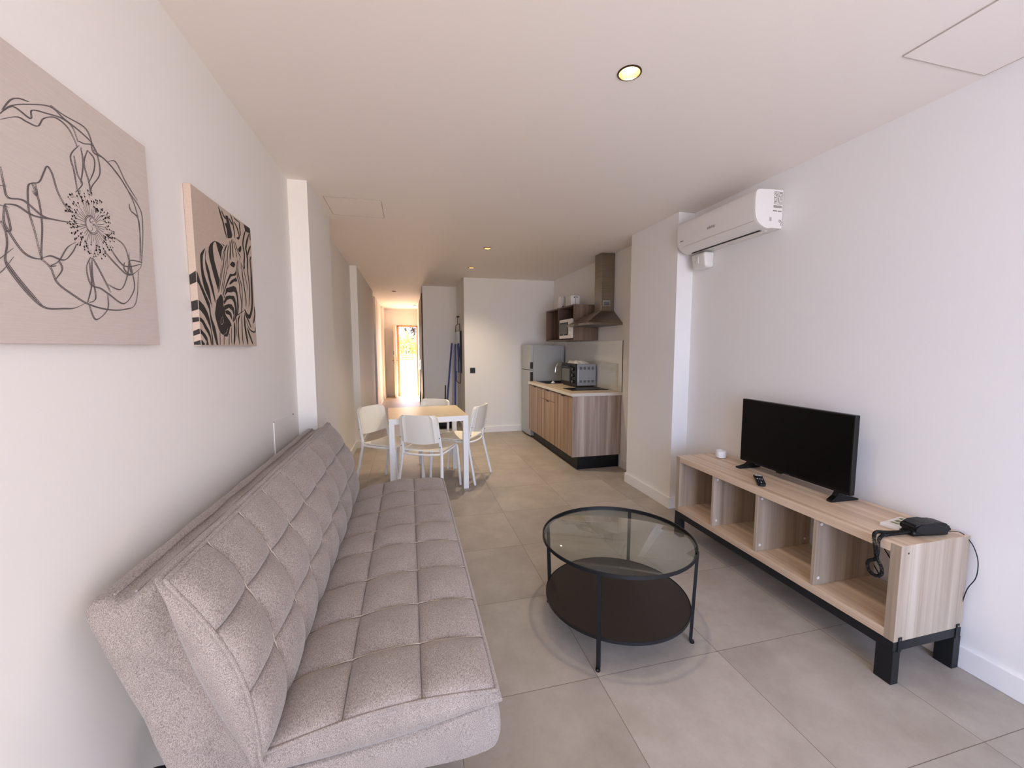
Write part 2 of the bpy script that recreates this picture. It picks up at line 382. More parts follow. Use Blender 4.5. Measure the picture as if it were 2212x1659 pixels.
b = NB(); box(b, XL-.2, XL, YR-.2, YF+.2, 0, H)
box(b, XL, -.63, 3.05, 3.84, 0, H)
box(b, XL, -.662, 5.95, 8.5, 0, H)
box(b, XL, -.69, 9.39, 11.1, 0, H)
box(b, XL, -.66, 11.5, YF, 0, H)
struct('wall_left', b, 'wall', smooth=False)
b = NB(); box(b, XR, 2.6, YR-.2, 3.005, 0, H); struct('wall_right', b, 'wall', smooth=False)
b = NB(); box(b, XP, 2.6, 3.005, 3.734, 0, H); struct('wall_pillar', b, 'wall', smooth=False)
b = NB(); box(b, XK, 2.6, 3.734, YB+.2, 0, H); struct('wall_kitchen', b, 'wall', smooth=False)
b = NB(); box(b, XC, 2.6, YB, YW+.1, 0, H); box(b, XH, XC, YW, YW+.06, 0, H)
struct('wall_back', b, 'wall', smooth=False)
b = NB(); box(b, XH+.62, 1.1, YW+.06, YF+.2, 0, H); box(b, XH, XH+.7, 10.6, YF+.2, 0, H)
struct('wall_hall', b, 'wall', smooth=False)
DX0, DX1, DZ = -.32, .254, 2.03
b = NB(); box(b, -.95, DX0, YF, YF+.2, 0, H); box(b, DX0, 1.1, YF, YF+.2, DZ, H); box(b, DX1, 1.1, YF, YF+.2, 0, DZ)
struct('wall_far', b, 'wall', smooth=False)
# the glazed opening behind the camera
WX0, WX1, WZ = -.62, 2.22, 2.3
b = NB(); box(b, -.95, WX0, YR-.2, YR, 0, H); box(b, WX1, 2.6, YR-.2, YR, 0, H); box(b, WX0, WX1, YR-.2, YR, WZ, H)
struct('wall_rear', b, 'wall', smooth=False)
b = NB()
for xa, xb in ((WX0, WX0+.05), (WX1-.05, WX1)): box(b, xa, xb, YR-.14, YR-.08, 0.001, WZ)
box(b, WX0, WX1, YR-.14, YR-.08, WZ-.05, WZ); box(b, WX0, WX1, YR-.14, YR-.08, .001, .03)
struct('window_1', b, 'alu', smooth=False)
# skirting boards
sk = .014
def skirt(name, *rects):
    b = NB()
    for r in rects: box(b, *r, 0.0005, .098, bev=.002)
    struct(name, b, 'skirt', smooth=False)
skirt('baseboard_right', (XR-sk, XR, YR, 3.005-sk), (XP-sk, XR, 3.005-sk, 3.005), (XP-sk, XP, 3.005, 3.734+sk), (XP, XK, 3.734, 3.734+sk), (XK-sk, XK, 3.75, 4.22))
skirt('baseboard_left', (XL, XL+sk, YR, 3.05-sk), (XL, -.63+sk, 3.05-sk, 3.05), (-.63, -.63+sk, 3.05, 3.84), (XL, XL+sk, 3.84+sk, 5.95-sk), (XL, -.662+sk, 5.95-sk, 5.95), (-.662, -.662+sk, 5.95, 8.5), (XL, XL+sk, 8.5, 9.39-sk), (XL, -.69+sk, 9.39-sk, 9.39), (-.69, -.69+sk, 9.39, 11.1), (-.66, -.66+sk, 11.5, YF))
skirt('baseboard_back', (XC+.0, XK, YB-sk, YB), (XC-sk, XC, YB-sk, YW), (XH, XC-sk, YW-sk, YW))
# street door frame and leaf
b = NB(); box(b, DX0-.0, DX0+.05, YF-.02, YF+.12, 0.0005, DZ, bev=.003); box(b, DX1-.04, DX1+.0, YF-.02, YF+.12, 0.0005, DZ, bev=.003); box(b, DX0, DX1, YF-.02, YF+.12, DZ-.04, DZ, bev=.003)
df = struct('trim_1', b, 'frameorange', smooth=False)
b = NB(); box(b, -.405, -.345, 11.72, YF-.022, .006, 2.0, bev=.003)
dl = struct('door_1', b, 'doorwood', smooth=False)
b = NB(); box(b, -.415, -.405, 11.765, 11.80, .93, 1.14, bev=.003); bar(b, (-.41, 11.79, 1.03), (-.455, 11.79, 1.03), .014, .014, .003); bar(b, (-.455, 11.79, 1.03), (-.455, 11.90, 1.03), .014, .014, .003)
box(b, -.345, -.335, 11.765, 11.80, .93, 1.14, bev=.003); bar(b, (-.34, 11.79, 1.03), (-.295, 11.79, 1.03), .014, .014, .003); bar(b, (-.295, 11.79, 1.03), (-.295, 11.90, 1.03), .014, .014, .003)
link('door_handle', b, 'grey', dl)
b = NB(); box(b, -.42, -.40, 11.775, 11.79, 1.2, 1.3, bev=.002); link('lock_plate', b, 'grey', dl)

# ceiling hatches and wall access panel (flush white boards with a thin shadow gap)
def hatch(name, label, x0, x1, y0, y1):
    t = thing(name, label, 'hatch', ((x0+x1)/2, (y0+y1)/2, H))
    w, d = (x1-x0)/2, (y1-y0)/2
    b = NB(); box(b, -w, w, -d, d, -.003, -.0005); link('panel', b, 'ceil', t, smooth=False)
    g = NB()
    for s in (-1, 1): box(g, s*w-.0022, s*w+.0022, -d, d, -.0035, -.0002)
    for s in (-1, 1): box(g, -w, w, s*d-.001, s*d+.001, -.0035, -.0002)
    link('joint', g, 'gap', t, smooth=False)
hatch('ceiling_hatch', 'flush square white hatch in the ceiling above the television wall', 1.84, 2.29, .62, 1.24)
hatch('ceiling_hatch', 'flush white ceiling hatch near the left wall column and dining table', -.58, -.178, 3.32, 3.735)
t = thing('access_panel', 'flush white access panel low on the left wall behind the sofa', 'access panel', (XL, 2.715, .86))
b = NB(); box(b, .0005, .004, -.195, .2, -.12, .12); link('cover', b, 'wall', t, smooth=False)
b = NB(); box(b, .0003, .0055, -.2, -.195, -.12, .123); box(b, .0003, .0055, -.2, .12, .119, .123); link('edge_strip', b, 'skirt', t, smooth=False)
b = NB(); cyl(b, (.185, .105), .005, .004, .007, 12, axis='X'); link('screw', b, 'grey', t)

# recessed ceiling lights
def downlight(x, y, r, label, lit, power):
    t = thing('downlight', label, 'ceiling light', (x, y, H), group='recessed round ceiling downlights')
    b = NB(); lathe(b, [(r*.86, .004), (r*.86, -.004), (r*.90, -.005), (r, -.003), (r, -.0003)], n=40); link('ring', b, 'lampring', t)
    b = NB(); lathe(b, [(r*.86, .002), (r*.80, .02), (r*.66, .040), (r*.62, .044)], n=40); link('reflector', b, 'cup', t)
    b = NB(); lathe(b, [(r*.64, .043), (r*.5, .036), (r*.25, .032), (0, .031)], n=32); link('bulb', b, lit, t)
    if power:
        l = bpy.data.lights.new('downlight_beam', 'SPOT'); l.energy = power; l.color = (1, .80, .55); l.spot_size = math.radians(120); l.spot_blend = 1; l.shadow_soft_size = .02
        o = bpy.data.objects.new('downlight_beam', l); COL.objects.link(o); o.location = (0, 0, .025); o.parent = t
downlight(.885, 1.577, .048, 'glowing round ceiling downlight above the glass coffee table', 'lampglow', SPOT1)
downlight(.871, 4.577, .044, 'round ceiling downlight to the right of the dining table', 'lampdim', SPOT2)
downlight(.86, 5.72, .044, 'round ceiling downlight closest to the back kitchen wall', 'lampdim', SPOT2)
downlight(-.26, 8.435, .044, 'small round ceiling downlight at the start of the hallway', 'lampdim', 0)
downlight(.17, 11.04, .044, 'small round ceiling downlight by the open street door', 'lampdim', 0)

# ================================================================ sofa bed
sofa = thing('sofa_bed', 'taupe quilted click-clack sofa bed along the left wall below the pictures', 'sofa', (-.2, 2.0, 0))
OX, OY = -.2, 2.0
def pad(name, us, vs, P, edge_top, edge_bot, amp, parent, sd_=1, nu=12, nv=12, bulge=.016, wob=0):
    """quilted cushion: us/vs seam positions; P(u,v,n)->point; edge_top/bot give n of the seam plane and of the underside"""
    def samples(k, n):
        out = []
        for i in range(len(k)-1):
            for j in range(n):
                f_ = .5-.5*math.cos(PI*j/n); out.append((k[i]+(k[i+1]-k[i])*f_, f_))
        out.append((k[-1], 0)); return out
    U, V = samples(us, nu), samples(vs, nv)
    pf = lambda a: (4*a*(1-a))**.42 if 0 < a < 1 else 0
    b = NB(); G = []
    rnd = random.Random(7); amps = {}
    for i, (u, a) in enumerate(U):
        row = []
        for j, (v_, c) in enumerate(V):
            key = (i//nu, j//nv)
            if key not in amps: amps[key] = 1+rnd.uniform(-.12, .12)
            fu, fv = pf(a), pf(c)
            h = amp*amps[key]*(.84*fu*fv+.08*(fu+fv))
            # edges roll over
            h += .0025*math.sin(u*31+v_*17)*fu*fv
            row.append(b.verts.new(P(u, v_, edge_top(u, v_)+h)))
        G.append(row)
    for i in range(len(U)-1):
        for j in range(len(V)-1): b.faces.new((G[i][j], G[i+1][j], G[i+1][j+1], G[i][j+1]))
    # perimeter
    per = [(i, 0) for i in range(len(U))]+[(len(U)-1, j) for j in range(1, len(V))]+[(i, len(V)-1) for i in range(len(U)-2, -1, -1)]+[(0, j) for j in range(len(V)-2, 0, -1)]
    cu, cv = (us[0]+us[-1])/2, (vs[0]+vs[-1])/2
    prev = [G[i][j] for i, j in per]
    K = 6
    for k in range(1, K+1):
        t = k/K; ring = []
        for i, j in per:
            u, v_ = U[i][0], V[j][0]; top, bot = edge_top(u, v_), edge_bot(u, v_)
            o = bulge*math.sin(PI*t)-.010*t*0
            du = 0 if 0 < i < len(U)-1 else (1 if i else -1)
            dv = 0 if 0 < j < len(V)-1 else (1 if j else -1)
            ring.append(b.verts.new(P(u+du*o, v_+dv*o, top+(bot-top)*t)))
        for q in range(len(per)):
            b.faces.new((prev[q], prev[(q+1) % len(per)], ring[(q+1) % len(per)], ring[q]))
        prev = ring
    b.faces.new(prev[::-1])
    o = link(name, b, 'fabric', parent, angle=80)
    # piping round the top edge
    g = NB()
    tube(g, [P(U[i][0]+(0 if 0 < i < len(U)-1 else (.002 if i else -.002)), V[j][0]+(0 if 0 < j < len(V)-1 else (.002 if j else -.002)), edge_top(U[i][0], V[j][0])+.004) for i, j in per], .0052, 8, closed=True)
    link('piping', g, 'fabric', o)
    g = NB()
    for v_ in vs[1:-1]:
        tube(g, [P(u, v_+sd_*.002, edge_top(u, v_)+amp*.08*pf(a)+.0068) for u, a in U], .0012, 5)
    if name == 'back_cushion':
        bmesh.ops.delete(g, geom=list(g.verts), context='VERTS')
        for u_ in us[1:-1]:
            tube(g, [P(u_+.003, v_, edge_top(u_, v_)+amp*.08*pf(c)+.0075) for v_, c in V], .0012, 5)
    link('stitching', g, 'stitch', o)
    return o
# seat cushion (u = X, v = Y, n = height)
sus = [-.372-OX, -.190-OX, .012-OX, .214-OX]; svs = [y-OY for y in (1.045, 1.258, 1.470, 1.702, 1.955, 2.165, 2.425, 2.69, 2.95)]
def s_top(u, v_):
    x = (u-sus[0])/(sus[-1]-sus[0]); y = (v_-svs[0])/(svs[-1]-svs[0])
    return .395+.040*x+.030*math.sin(PI*min(x*1.0, 1))
def s_bot(u, v_):
    x = (u-sus[0])/(sus[-1]-sus[0]); return .345+.055*x**2
pad('seat_cushion', sus, svs, lambda u, v_, n: Vector((u, v_, n)), s_top, s_bot, .036, sofa)
# back cushion: u = along Y, v = up the slope, n = towards the room
A0 = Vector((-.369-OX, 0, .40)); A1 = Vector((-.532-OX, 0, .885)); ad = (A1-A0); AL = ad.length; ad.normalize(); an = Vector((ad.z, 0, -ad.x))
bus = [y-OY for y in (1.02, 1.20, 1.405, 1.615, 1.835, 2.055, 2.30, 2.585, 2.935)]; bvs = [0, .175, .352, AL]
def b_top(u, v_):
    t = v_/AL; return -.004+.044*math.sin(PI*min(1, t*1.02))
def b_bot(u, v_):
    t = v_/AL; return -.016-.018*math.sin(PI*t)
pad('back_cushion', bus, bvs, lambda u, v_, n: Vector((A0.x, u, A0.z))+ad*v_+an*n, b_top, b_bot, .040, sofa)
# back frame: upholstered slab behind the cushion, its end face rounded, its top dished between two rolled edges
prof = [(-.548, .842), (-.572, .858), (-.600, .853), (-.618, .842), (-.640, .838), (-.658, .846), (-.678, .848), (-.694, .835), (-.697, .815), (-.677, .752), (-.635, .613), (-.601, .514), (-.571, .419), (-.545, .33), (-.525, .285), (-.495, .27), (-.44, .275), (-.405, .30), (-.400, .345), (-.425, .42), (-.455, .52), (-.490, .62), (-.515, .72)]
def slab(name, prof, y0, y1, m, parent, rnd=.03, k=6, n=26, wr=.0, inner_push=0):
    P = crom([Vector((x-OX, 0, z)) for x, z in prof], 3, True); cx = sum(p.x for p in P)/len(P); cz = sum(p.z for p in P)/len(P)
    b = NB(); rings = []; st = [(y0+rnd*(1-math.cos(PI/2*i/k)), rnd*(1-math.sin(PI/2*i/k))) for i in range(k+1)]
    mid = [(y0+rnd+(y1-y0-2*rnd)*i/n, 0) for i in range(1, n)]
    st = st+mid+[(y0+y1-a, s) for a, s in st[::-1]]
    for y, ins in st:
        ring = []
        for p in P:
            d = Vector((cx-p.x, 0, cz-p.z)); L = d.length; d.normalize()
            w = wr*math.sin(y*23+p.z*40)*math.sin(y*7.3+p.x*31)
            yy = y
            if inner_push:
                wi = max(0, min(1, (p.x+OX+.62-(.84-p.z)*.24)/.07+.1)); dy = y-y0
                yy = y+inner_push*wi*wi*max(0, 1-dy/.12)
            ring.append(b.verts.new((p.x+d.x*(ins+w), yy-OY, p.z+d.z*(ins+w))))
        rings.append(ring)
    m_ = len(P)
    for A, B in zip(rings, rings[1:]):
        for q in range(m_): b.faces.new((A[q], A[(q+1) % m_], B[(q+1) % m_], B[q]))
    for R, s in ((rings[0], -1), (rings[-1], 1)):
        inner = [b.verts.new((cx+(v.co.x-cx)*.55, v.co.y+s*.006, cz+(v.co.z-cz)*.55)) for v in R]
        for q in range(m_): b.faces.new((R[q], R[(q+1) % m_], inner[(q+1) % m_], inner[q]))
        b.faces.new(inner)
    return link(name, b, m, parent, angle=80)
bf = slab('back_frame', prof, 1.03, 3.02, 'fabric', sofa, rnd=.026, wr=.0022, inner_push=.055)
g = NB()
for dx, z in ((-.612, .8465), (-.652, .846)):
    tube(g, [(dx-OX+.002*math.sin(i*1.7), 1.06+i*.0965-OY, z+.0015*math.sin(i*2.3)) for i in range(21)], .0035, 6, smoothn=2)
tube(g, [(-.652-OX, 1.075-OY, .846), (-.66-OX, 1.062-OY, .838), (-.668-OX, 1.052-OY, .82), (-.668-OX, 1.048-OY, .79)], .0025, 6, smoothn=3)
tube(g, [(-.612-OX, 1.075-OY, .846), (-.607-OX, 1.060-OY, .836), (-.61-OX, 1.050-OY, .815)], .0025, 6, smoothn=3)
link('piping', g, 'fabric', bf)
prof2 = [(-.36, .335), (-.30, .345), (-.10, .362), (.08, .385), (.175, .402), (.210, .402), (.226, .38), (.231, .33), (.226, .285), (.205, .262), (.10, .250), (-.10, .245), (-.30, .245), (-.365, .252), (-.380, .29)]
slab('seat_base', prof2, 1.035, 2.945, 'fabric', sofa, rnd=.03, wr=.0015)
for y in (1.42, 2.70):
    for x in (-.40, .05):
        b = NB(); bar(b, (x-OX, y-OY, .262), (x-OX, y-OY, .0), .04, .04, .004); link('leg', b, 'black', sofa, smooth=False)
for y in (1.09, 2.95):
    b = NB(); tube(b, [(-.56-OX, y-OY, .34), (-.615-OX, y-OY, .36), (-.64-OX, y-OY, .32), (-.655-OX, y-OY, .02)], .016, 10, smoothn=4)
    rl = link('rear_leg', b, 'black', sofa)
    b = NB(); cyl(b, (-.655-OX, y-OY), .019, 0, .022, 16); link('foot_cap', b, 'chrome', rl)

# ================================================================ coffee table
ct = thing('coffee_table', 'round glass-topped coffee table with a dark brown lower shelf on four black legs', 'coffee table', (.992, 1.787, 0))
R = .372
b = NB(); lathe(b, [(R, .440), (R+.001, .440), (R+.001, .456), (R-.003, .456), (R-.003, .4412), (R-.014, .4412), (R-.014, .440), (R, .440)], n=96)
rim = link('rim', b, 'black', ct)
b = NB(); lathe(b, [(0, .4415), (R-.005, .4415), (R-.0035, .4425), (R-.0035, .4525), (R-.005, .4535), (0, .4535)], n=96); link('glass_top', b, 'glass', ct)
b = NB(); lathe(b, [(0, .150), (.349, .150), (.350, .149), (.350, .140), (.349, .139), (0, .139)], n=96); sh = link('shelf', b, 'brown', ct)
b = NB(); lathe(b, [(.3505, .137), (.354, .137), (.354, .152), (.3505, .152), (.3505, .137)], n=96); link('shelf_rim', b, 'black', sh)
for k in range(4):
    a = math.atan2(-.278, -.236)+k*PI/2+.01; c, s = math.cos(a), math.sin(a); b = NB()
    r_ = R+.004 if True else R
    pr_ = [(-.0085, -.0145), (.0085, -.0145), (.0085, .0), (-.0085, .0)]
    vs_ = []
    for z, rr in ((.012, .361), (.45, R+.0045)):
        vs_.append([b.verts.new((c*(rr+q)-s*p, s*(rr+q)+c*p, z)) for p, q in pr_])
    for q in range(4): b.faces.new((vs_[0][q], vs_[0][(q+1) % 4], vs_[1][(q+1) % 4], vs_[1][q]))
    b.faces.new(vs_[0][::-1]); b.faces.new(vs_[1])
    lg = link('leg', b, 'black', ct, smooth=False)
    b = NB(); lathe(b, [(0, 0), (.009, 0), (.011, .004), (.010, .011), (.006, .014), (0, .014)], c=(c*.361, s*.361), n=20); link('foot', b, 'blackp', lg)
    b = NB(); cyl(b, (c*.368, s*.368), .0035, .002, .012, 10); link('glide', b, 'chrome', lg)

# ================================================================ television bench
tb = thing('tv_bench', 'low oak four-cubby television bench on a black metal frame', 'tv bench', (1.90, 1.144, 0))
D, LY, Z0, Z1 = .395, 1.425, .187, .597
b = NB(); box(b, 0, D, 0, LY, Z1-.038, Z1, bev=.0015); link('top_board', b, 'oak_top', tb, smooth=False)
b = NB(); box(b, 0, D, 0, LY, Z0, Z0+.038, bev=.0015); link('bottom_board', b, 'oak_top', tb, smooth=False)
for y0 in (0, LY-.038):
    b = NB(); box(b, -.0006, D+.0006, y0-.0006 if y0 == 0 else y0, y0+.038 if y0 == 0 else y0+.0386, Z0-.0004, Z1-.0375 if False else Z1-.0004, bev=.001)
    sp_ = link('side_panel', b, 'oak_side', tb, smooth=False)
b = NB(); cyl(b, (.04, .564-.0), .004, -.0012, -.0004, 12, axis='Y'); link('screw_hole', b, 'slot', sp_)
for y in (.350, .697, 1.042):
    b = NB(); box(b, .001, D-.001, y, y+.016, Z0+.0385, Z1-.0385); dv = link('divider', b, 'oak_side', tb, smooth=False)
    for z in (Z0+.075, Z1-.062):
        for x in (.03, D-.04): b = NB(); cyl(b, (x, z), .0075, y-.0018, y-.0002, 14, axis='Y'); link('fitting_cap', b, 'white', dv)
b = NB()
box(b, 0, .036, 0, LY, .145, .1865, bev=.002); box(b, D-.036, D, 0, LY, .145, .1865, bev=.002)
for y in (0, LY-.036): box(b, .036, D-.036, y, y+.036, .145, .1865, bev=.002)
link('frame', b, 'black', tb, smooth=False)
for x0 in (0, D-.04):
    for y0 in (-.002, LY-.064):
        b = NB(); box(b, x0, x0+.04, y0, y0+.066, 0, .1455, bev=.002)
        lg = link('leg', b, 'black', tb, smooth=False)
        ye = -.0035 if y0 < 0 else LY+.0008
        b = NB(); xb = .022 if x0 == 0 else D-.036
        box(b, xb, xb+.02, ye, ye+.0028, .14, .205, bev=.001); tb_ = link('bracket', b, 'black', lg, smooth=False)
        b = NB(); cyl(b, (xb+.01, .196), .0032, ye-.0012 if y0 < 0 else ye+.0028, ye if y0 < 0 else ye+.004, 12, axis='Y'); link('screw', b, 'chrome', lg)

# ================================================================ television
tv = thing('television', 'flat black television standing switched off on the oak bench', 'television', (2.17, 1.893, .5975))
b = NB(); box(b, -.014, .018, -.357, .357, .042, .456, bev=.004); body = link('body', b, 'blackp', tv, smooth=False)
b = NB(); box(b, -.0152, -.0142, -.349, .349, .056, .450); link('screen', b, 'screen', body, smooth=False)
b = NB(); box(b, .018, .05, -.25, .25, .07, .30, bev=.012); link('rear_housing', b, 'blackp', tv, smooth=False)
b = NB(); box(b, -.0148, -.0141, -.012, .012, .0465, .0505); link('badge', b, 'grey', body, smooth=False)
b = NB(); box(b, -.016, -.004, .04, .075, .036, .043, bev=.001); link('sensor_window', b, 'blackp', body, smooth=False)
for s in (-1, 1):
    yc = s*.285
    b = NB()
    pr_ = [(-.075, .0), (-.083, .004), (-.078, .011), (-.03, .024), (-.008, .045), (.014, .045), (.04, .02), (.092, .009), (.096, .003), (.09, 0)]
    prism(b, pr_, lambda p, y: Vector((p[0], y, p[1])), yc-.014, yc+.014)
    for v_ in b.verts:      # feet splay towards their tips
        v_.co.y += s*abs(v_.co.x)*.25
    link('foot', b, 'blackp', tv, smooth=False)

# things on the bench
jar = thing('candle_jar', 'small round white glazed jar on the far end of the television bench', 'jar', (2.175, 2.445, .5975))
b = NB(); lathe(b, [(0, 0), (.024, 0), (.034, .006), (.037, .018), (.036, .034), (.0335, .037), (.0335, .050), (.031, .053), (.029, .050), (.029, .03), (0, .028)], n=40); link('body', b, 'white', jar)
b = NB(); lathe(b, [(0, .0285), (.0285, .0285)], n=24); link('inside', b, 'slot', jar)
rem = thing('remote_control', 'black remote control lying on the oak bench in front of the television', 'remote control', (2.012, 1.945, .5975), rz=math.radians(-38.4))
b = NB()
prism(b, [(-.052, -.018), (-.052, .018), (-.045, .023), (0, .020), (.05, .021), (.060, .016), (.063, 0), (.060, -.016), (.05, -.021), (0, -.020), (-.045, -.023)], lambda p, y: Vector((p[1]*1.05, -p[0]*1.68, y)), 0, .017)
bmesh.ops.bevel(b, geom=list(b.edges), offset=.003, segments=2, affect='EDGES'); link('body', b, 'blackp', rem)
b = NB(); box(b, -.018, .018, .056, .078, .0168, .0176, bev=.0003); link('label_strip', b, 'white', rem, smooth=False)
for r_ in range(6):
    for c__ in range(3):
        b = NB(); cyl(b, ((c__-1)*.0125, .036-r_*.0225), .0036, .0165, .0185, 10); link('button', b, 'white' if (r_ == 2 or (r_ == 5 and c__ == 1)) else 'grey', rem)
ph = thing('telephone', 'black corded telephone lying at the near end of the oak bench', 'telephone', (2.118, 1.205, .5975), rz=math.radians(-9))
b = NB(); box(b, -.078, .090, -.028, .028, .0015, .026, bev=.010, seg=3); 
for v_ in b.verts: v_.co.z += .0
link('base', b, 'blackp', ph)
b = NB(); pr_ = [(-.108, .022), (-.112, .040), (-.100, .056), (-.06, .064), (0, .068), (.06, .066), (.098, .056), (.112, .040), (.110, .026), (.098, .020), (.05, .026), (-.05, .026), (-.09, .018)]
prism(b, pr_, lambda p, y: Vector((p[0]*.80+.006, y, p[1]*.90)), -.034, .034)
bmesh.ops.bevel(b, geom=[e for e in b.edges], offset=.0085, segments=4, affect='EDGES'); hs = link('handset', b, 'blackp', ph)
b = NB()
pts = [Vector((-.080, -.012, .02)), Vector((-.113, -.012, .014)), Vector((-.145, -.012, .012)), Vector((-.185, -.010, .008)), Vector((-.215, -.022, .012)), Vector((-.2385, -.030, -.004)), Vector((-.243, -.034, -.05)), Vector((-.242, -.026, -.085)), Vector((-.243, -.003, -.105)), Vector((-.243, .006, -.125)), Vector((-.243, -.006, -.150)), Vector((-.243, -.034, -.155)), Vector((-.243, -.056, -.135)), Vector((-.243, -.052, -.105)), Vector((-.243, -.034, -.080)), Vector((-.250, -.030, -.045)), Vector((-.250, -.020, .004)), Vector((-.22, .0, .017)), Vector((-.17, .005, .012)), Vector((-.112, .006, .010)), Vector((-.078, .006, .014))]
path = crom(pts, 26); coil = []; L = 0
for i, p in enumerate(path):
    d = (path[min(i+1, len(path)-1)]-path[max(i-1, 0)]).normalized()
    if i: L += (p-path[i-1]).length
    e1 = d.orthogonal().normalized() if i == 0 else (e1-d*e1.dot(d)).normalized(); e2 = d.cross(e1)
    n_ = 6
    seg_len = (path[min(i+1, len(path)-1)]-p).length
    for k in range(n_):
        q = p.lerp(path[min(i+1, len(path)-1)], k/n_); a = (L+seg_len*k/n_)/.0042*2*PI
        coil.append(q+(e1*math.cos(a)+e2*math.sin(a))*.0058)
tube(b, coil, .0013, 5); link('coiled_cord', b, 'blackp', ph)
b = NB(); tube(b, [(.088, 0, .010), (.110, 0, .006), (.135, -.004, .008), (.160, -.02, .005), (.182, -.040, -.03), (.1905, -.056, -.075), (.1905, -.064, -.12), (.187, -.062, -.175), (.176, -.046, -.23), (.178, -.03, -.31)], .0018, 6, smoothn=6); link('line_cord', b, 'blackp', ph)
pb = thing('leaflet_box', 'flat white printed box beside the telephone on the oak bench', 'box', (2.115, 1.292, .5975), rz=math.radians(8))
b = NB(); box(b, -.075, .085, -.035, .035, 0, .013, bev=.001); link('carton', b, 'white', pb, smooth=False)
b = NB()
for x0, x1, y0, y1 in ((.0, .03, -.02, .02), (.04, .07, -.025, .0), (.045, .07, .01, .025), (-.03, -.012, -.01, .02)): box(b, x0, x1, y0, y1, .0131, .0134)
link('printing', b, 'greenish', pb, smooth=False)
for pts, m, nm, lb in (([(2.303, 1.50, .43), (2.304, 1.46, .38), (2.303, 1.42, .33), (2.300, 1.36, .26), (2.302, 1.31, .215), (2.303, 1.28, .13)], 'blackp', 'power_cable', 'thin black cable hanging on the wall behind the near bench cubby'),
                       ([(2.302, 1.62, .36), (2.303, 1.50, .40), (2.303, 1.42, .40), (2.302, 1.30, .44), (2.303, 1.22, .43)], 'white', 'aerial_cable', 'white cable looping along the wall behind the near bench cubby'),
                       ([(2.302, 1.52, .30), (2.303, 1.49, .26), (2.302, 1.47, .225), (2.303, 1.46, .12)], 'blackp', 'power_cable', 'short black cable behind the bench beside the last divider')):
    b = NB(); tube(b, pts, .0022, 6, smoothn=6); tag(link(nm, b, m), lb, 'cable')
ws = thing('wall_socket', 'white wall socket with plug low behind the bench cubby in the middle', 'socket', (XR, 1.80, .33))
b = NB(); box(b, -.008, -.0005, -.04, .04, -.04, .04, bev=.003); link('plate', b, 'white', ws, smooth=False)
b = NB(); box(b, -.018, -.008, -.018, .018, -.02, .016, bev=.004); link('plug', b, 'white', ws, smooth=False)

# ================================================================ air conditioner
ac = thing('air_conditioner', 'white wall-mounted split air conditioner high on the right wall', 'air conditioner', (XR, 2.555, 2.14))
apf = [(.001, .002), (.08, .003), (.115, -.002), (.135, .004), (.165, .016), (.188, .035), (.203, .06), (.212, .10), (.213, .17), (.209, .215), (.200, .228), (.182, .234), (.10, .239), (.001, .240)]
b = NB(); prism(b, apf, lambda p, y: Vector((-p[0], y, p[1])), -.372, .368)
link('housing', b, 'white', ac, angle=50)
for y0, y1 in ((-.385, -.372), (.368, .381)):
    b = NB(); n_ = len(apf); cx_, cz_ = .1, .12
    out = apf if y0 < 0 else apf
    A_ = [(cx_+(p[0]-cx_)*.985, cz_+(p[1]-cz_)*.985) for p in apf]
    k0, k1 = (A_, apf) if y0 < 0 else (apf, A_)
    va = [b.verts.new((-p[0], y0, p[1])) for p in k0]; vb = [b.verts.new((-p[0], y1, p[1])) for p in k1]
    for q in range(n_): b.faces.new((va[q], va[(q+1) % n_], vb[(q+1) % n_], vb[q]))
    b.faces.new(va[::-1]); b.faces.new(vb); ec = link('end_cap', b, 'white', ac, angle=50)
    if y0 < 0:
        g = NB(); rr = random.Random(3)
        # rating label: bordered block of print
        def lb(x0, x1, z0, z1): box(g, -x1, -x0, y0-.0006, y0-.0001, z0, z1)
        lb(.008, .011, .150, .226); lb(.068, .071, .150, .226); lb(.008, .071, .223, .226); lb(.008, .071, .150, .153)
        for r_ in range(9):
            xx = .014
            while xx < .062:
                w_ = rr.uniform(.006, .018); lb(xx, min(.066, xx+w_), .157+r_*.0072, .157+r_*.0072+rr.uniform(.0025, .005)); xx += w_+.004
        for z in (.128, .132, .136, .140): lb(.010, .073, z, z+.0028)
        lb(.010, .038, .106, .112); lb(.044, .076, .106, .112)
        for z in (.046, .052, .058, .064): lb(.084, .101, z, z+.003)
        link('printing', g, 'label', ec, smooth=False)
        g = NB()
        for r_ in (.030, .020): tube(g, [(-.030-math.cos(a)*r_, y0-.0004, .025+math.sin(a)*r_*1.0) for a in [PI*.5-i*.35*-1 for i in range(6)]], .0012, 5)
        for r_ in (.030, .020): tube(g, [(-.008, y0-.0004, .025+r_), (-.030, y0-.0004, .025+r_)], .0012, 5)
        link('pipe_knockout', g, 'label', ec)
b = NB(); box(b, -.123, -.106, -.335, .315, -.0045, .0035, bev=.001); link('air_slot', b, 'slot', ac, smooth=False)
b = NB(); tube(b, [(-.1955, -.36, .0445), (-.1955, .30, .0445), (-.190, .34, .038)], .0012, 5); link('panel_seam', b, 'gap', ac)
b = NB(); box(b, -.075, -.055, -.33, -.26, -.001, .004, bev=.002); link('louvre_tab', b, 'ceil', ac, smooth=False)
b = NB(); box(b, -.2145, -.2125, .30, .335, .082, .086); link('status_light', b, 'slot', ac, smooth=False)
text('DAITSU', .022, 'label', ac, Matrix.Translation((-.2136, -.005, .105)) @ Matrix.Rotation(-PI/2, 4, 'Z') @ Matrix.Rotation(PI/2, 4, 'X'), .0006)
sn = thing('alarm_sensor', 'small white alarm siren box in the wall corner just below the air conditioner', 'sensor', (XR, 2.83, 2.07))
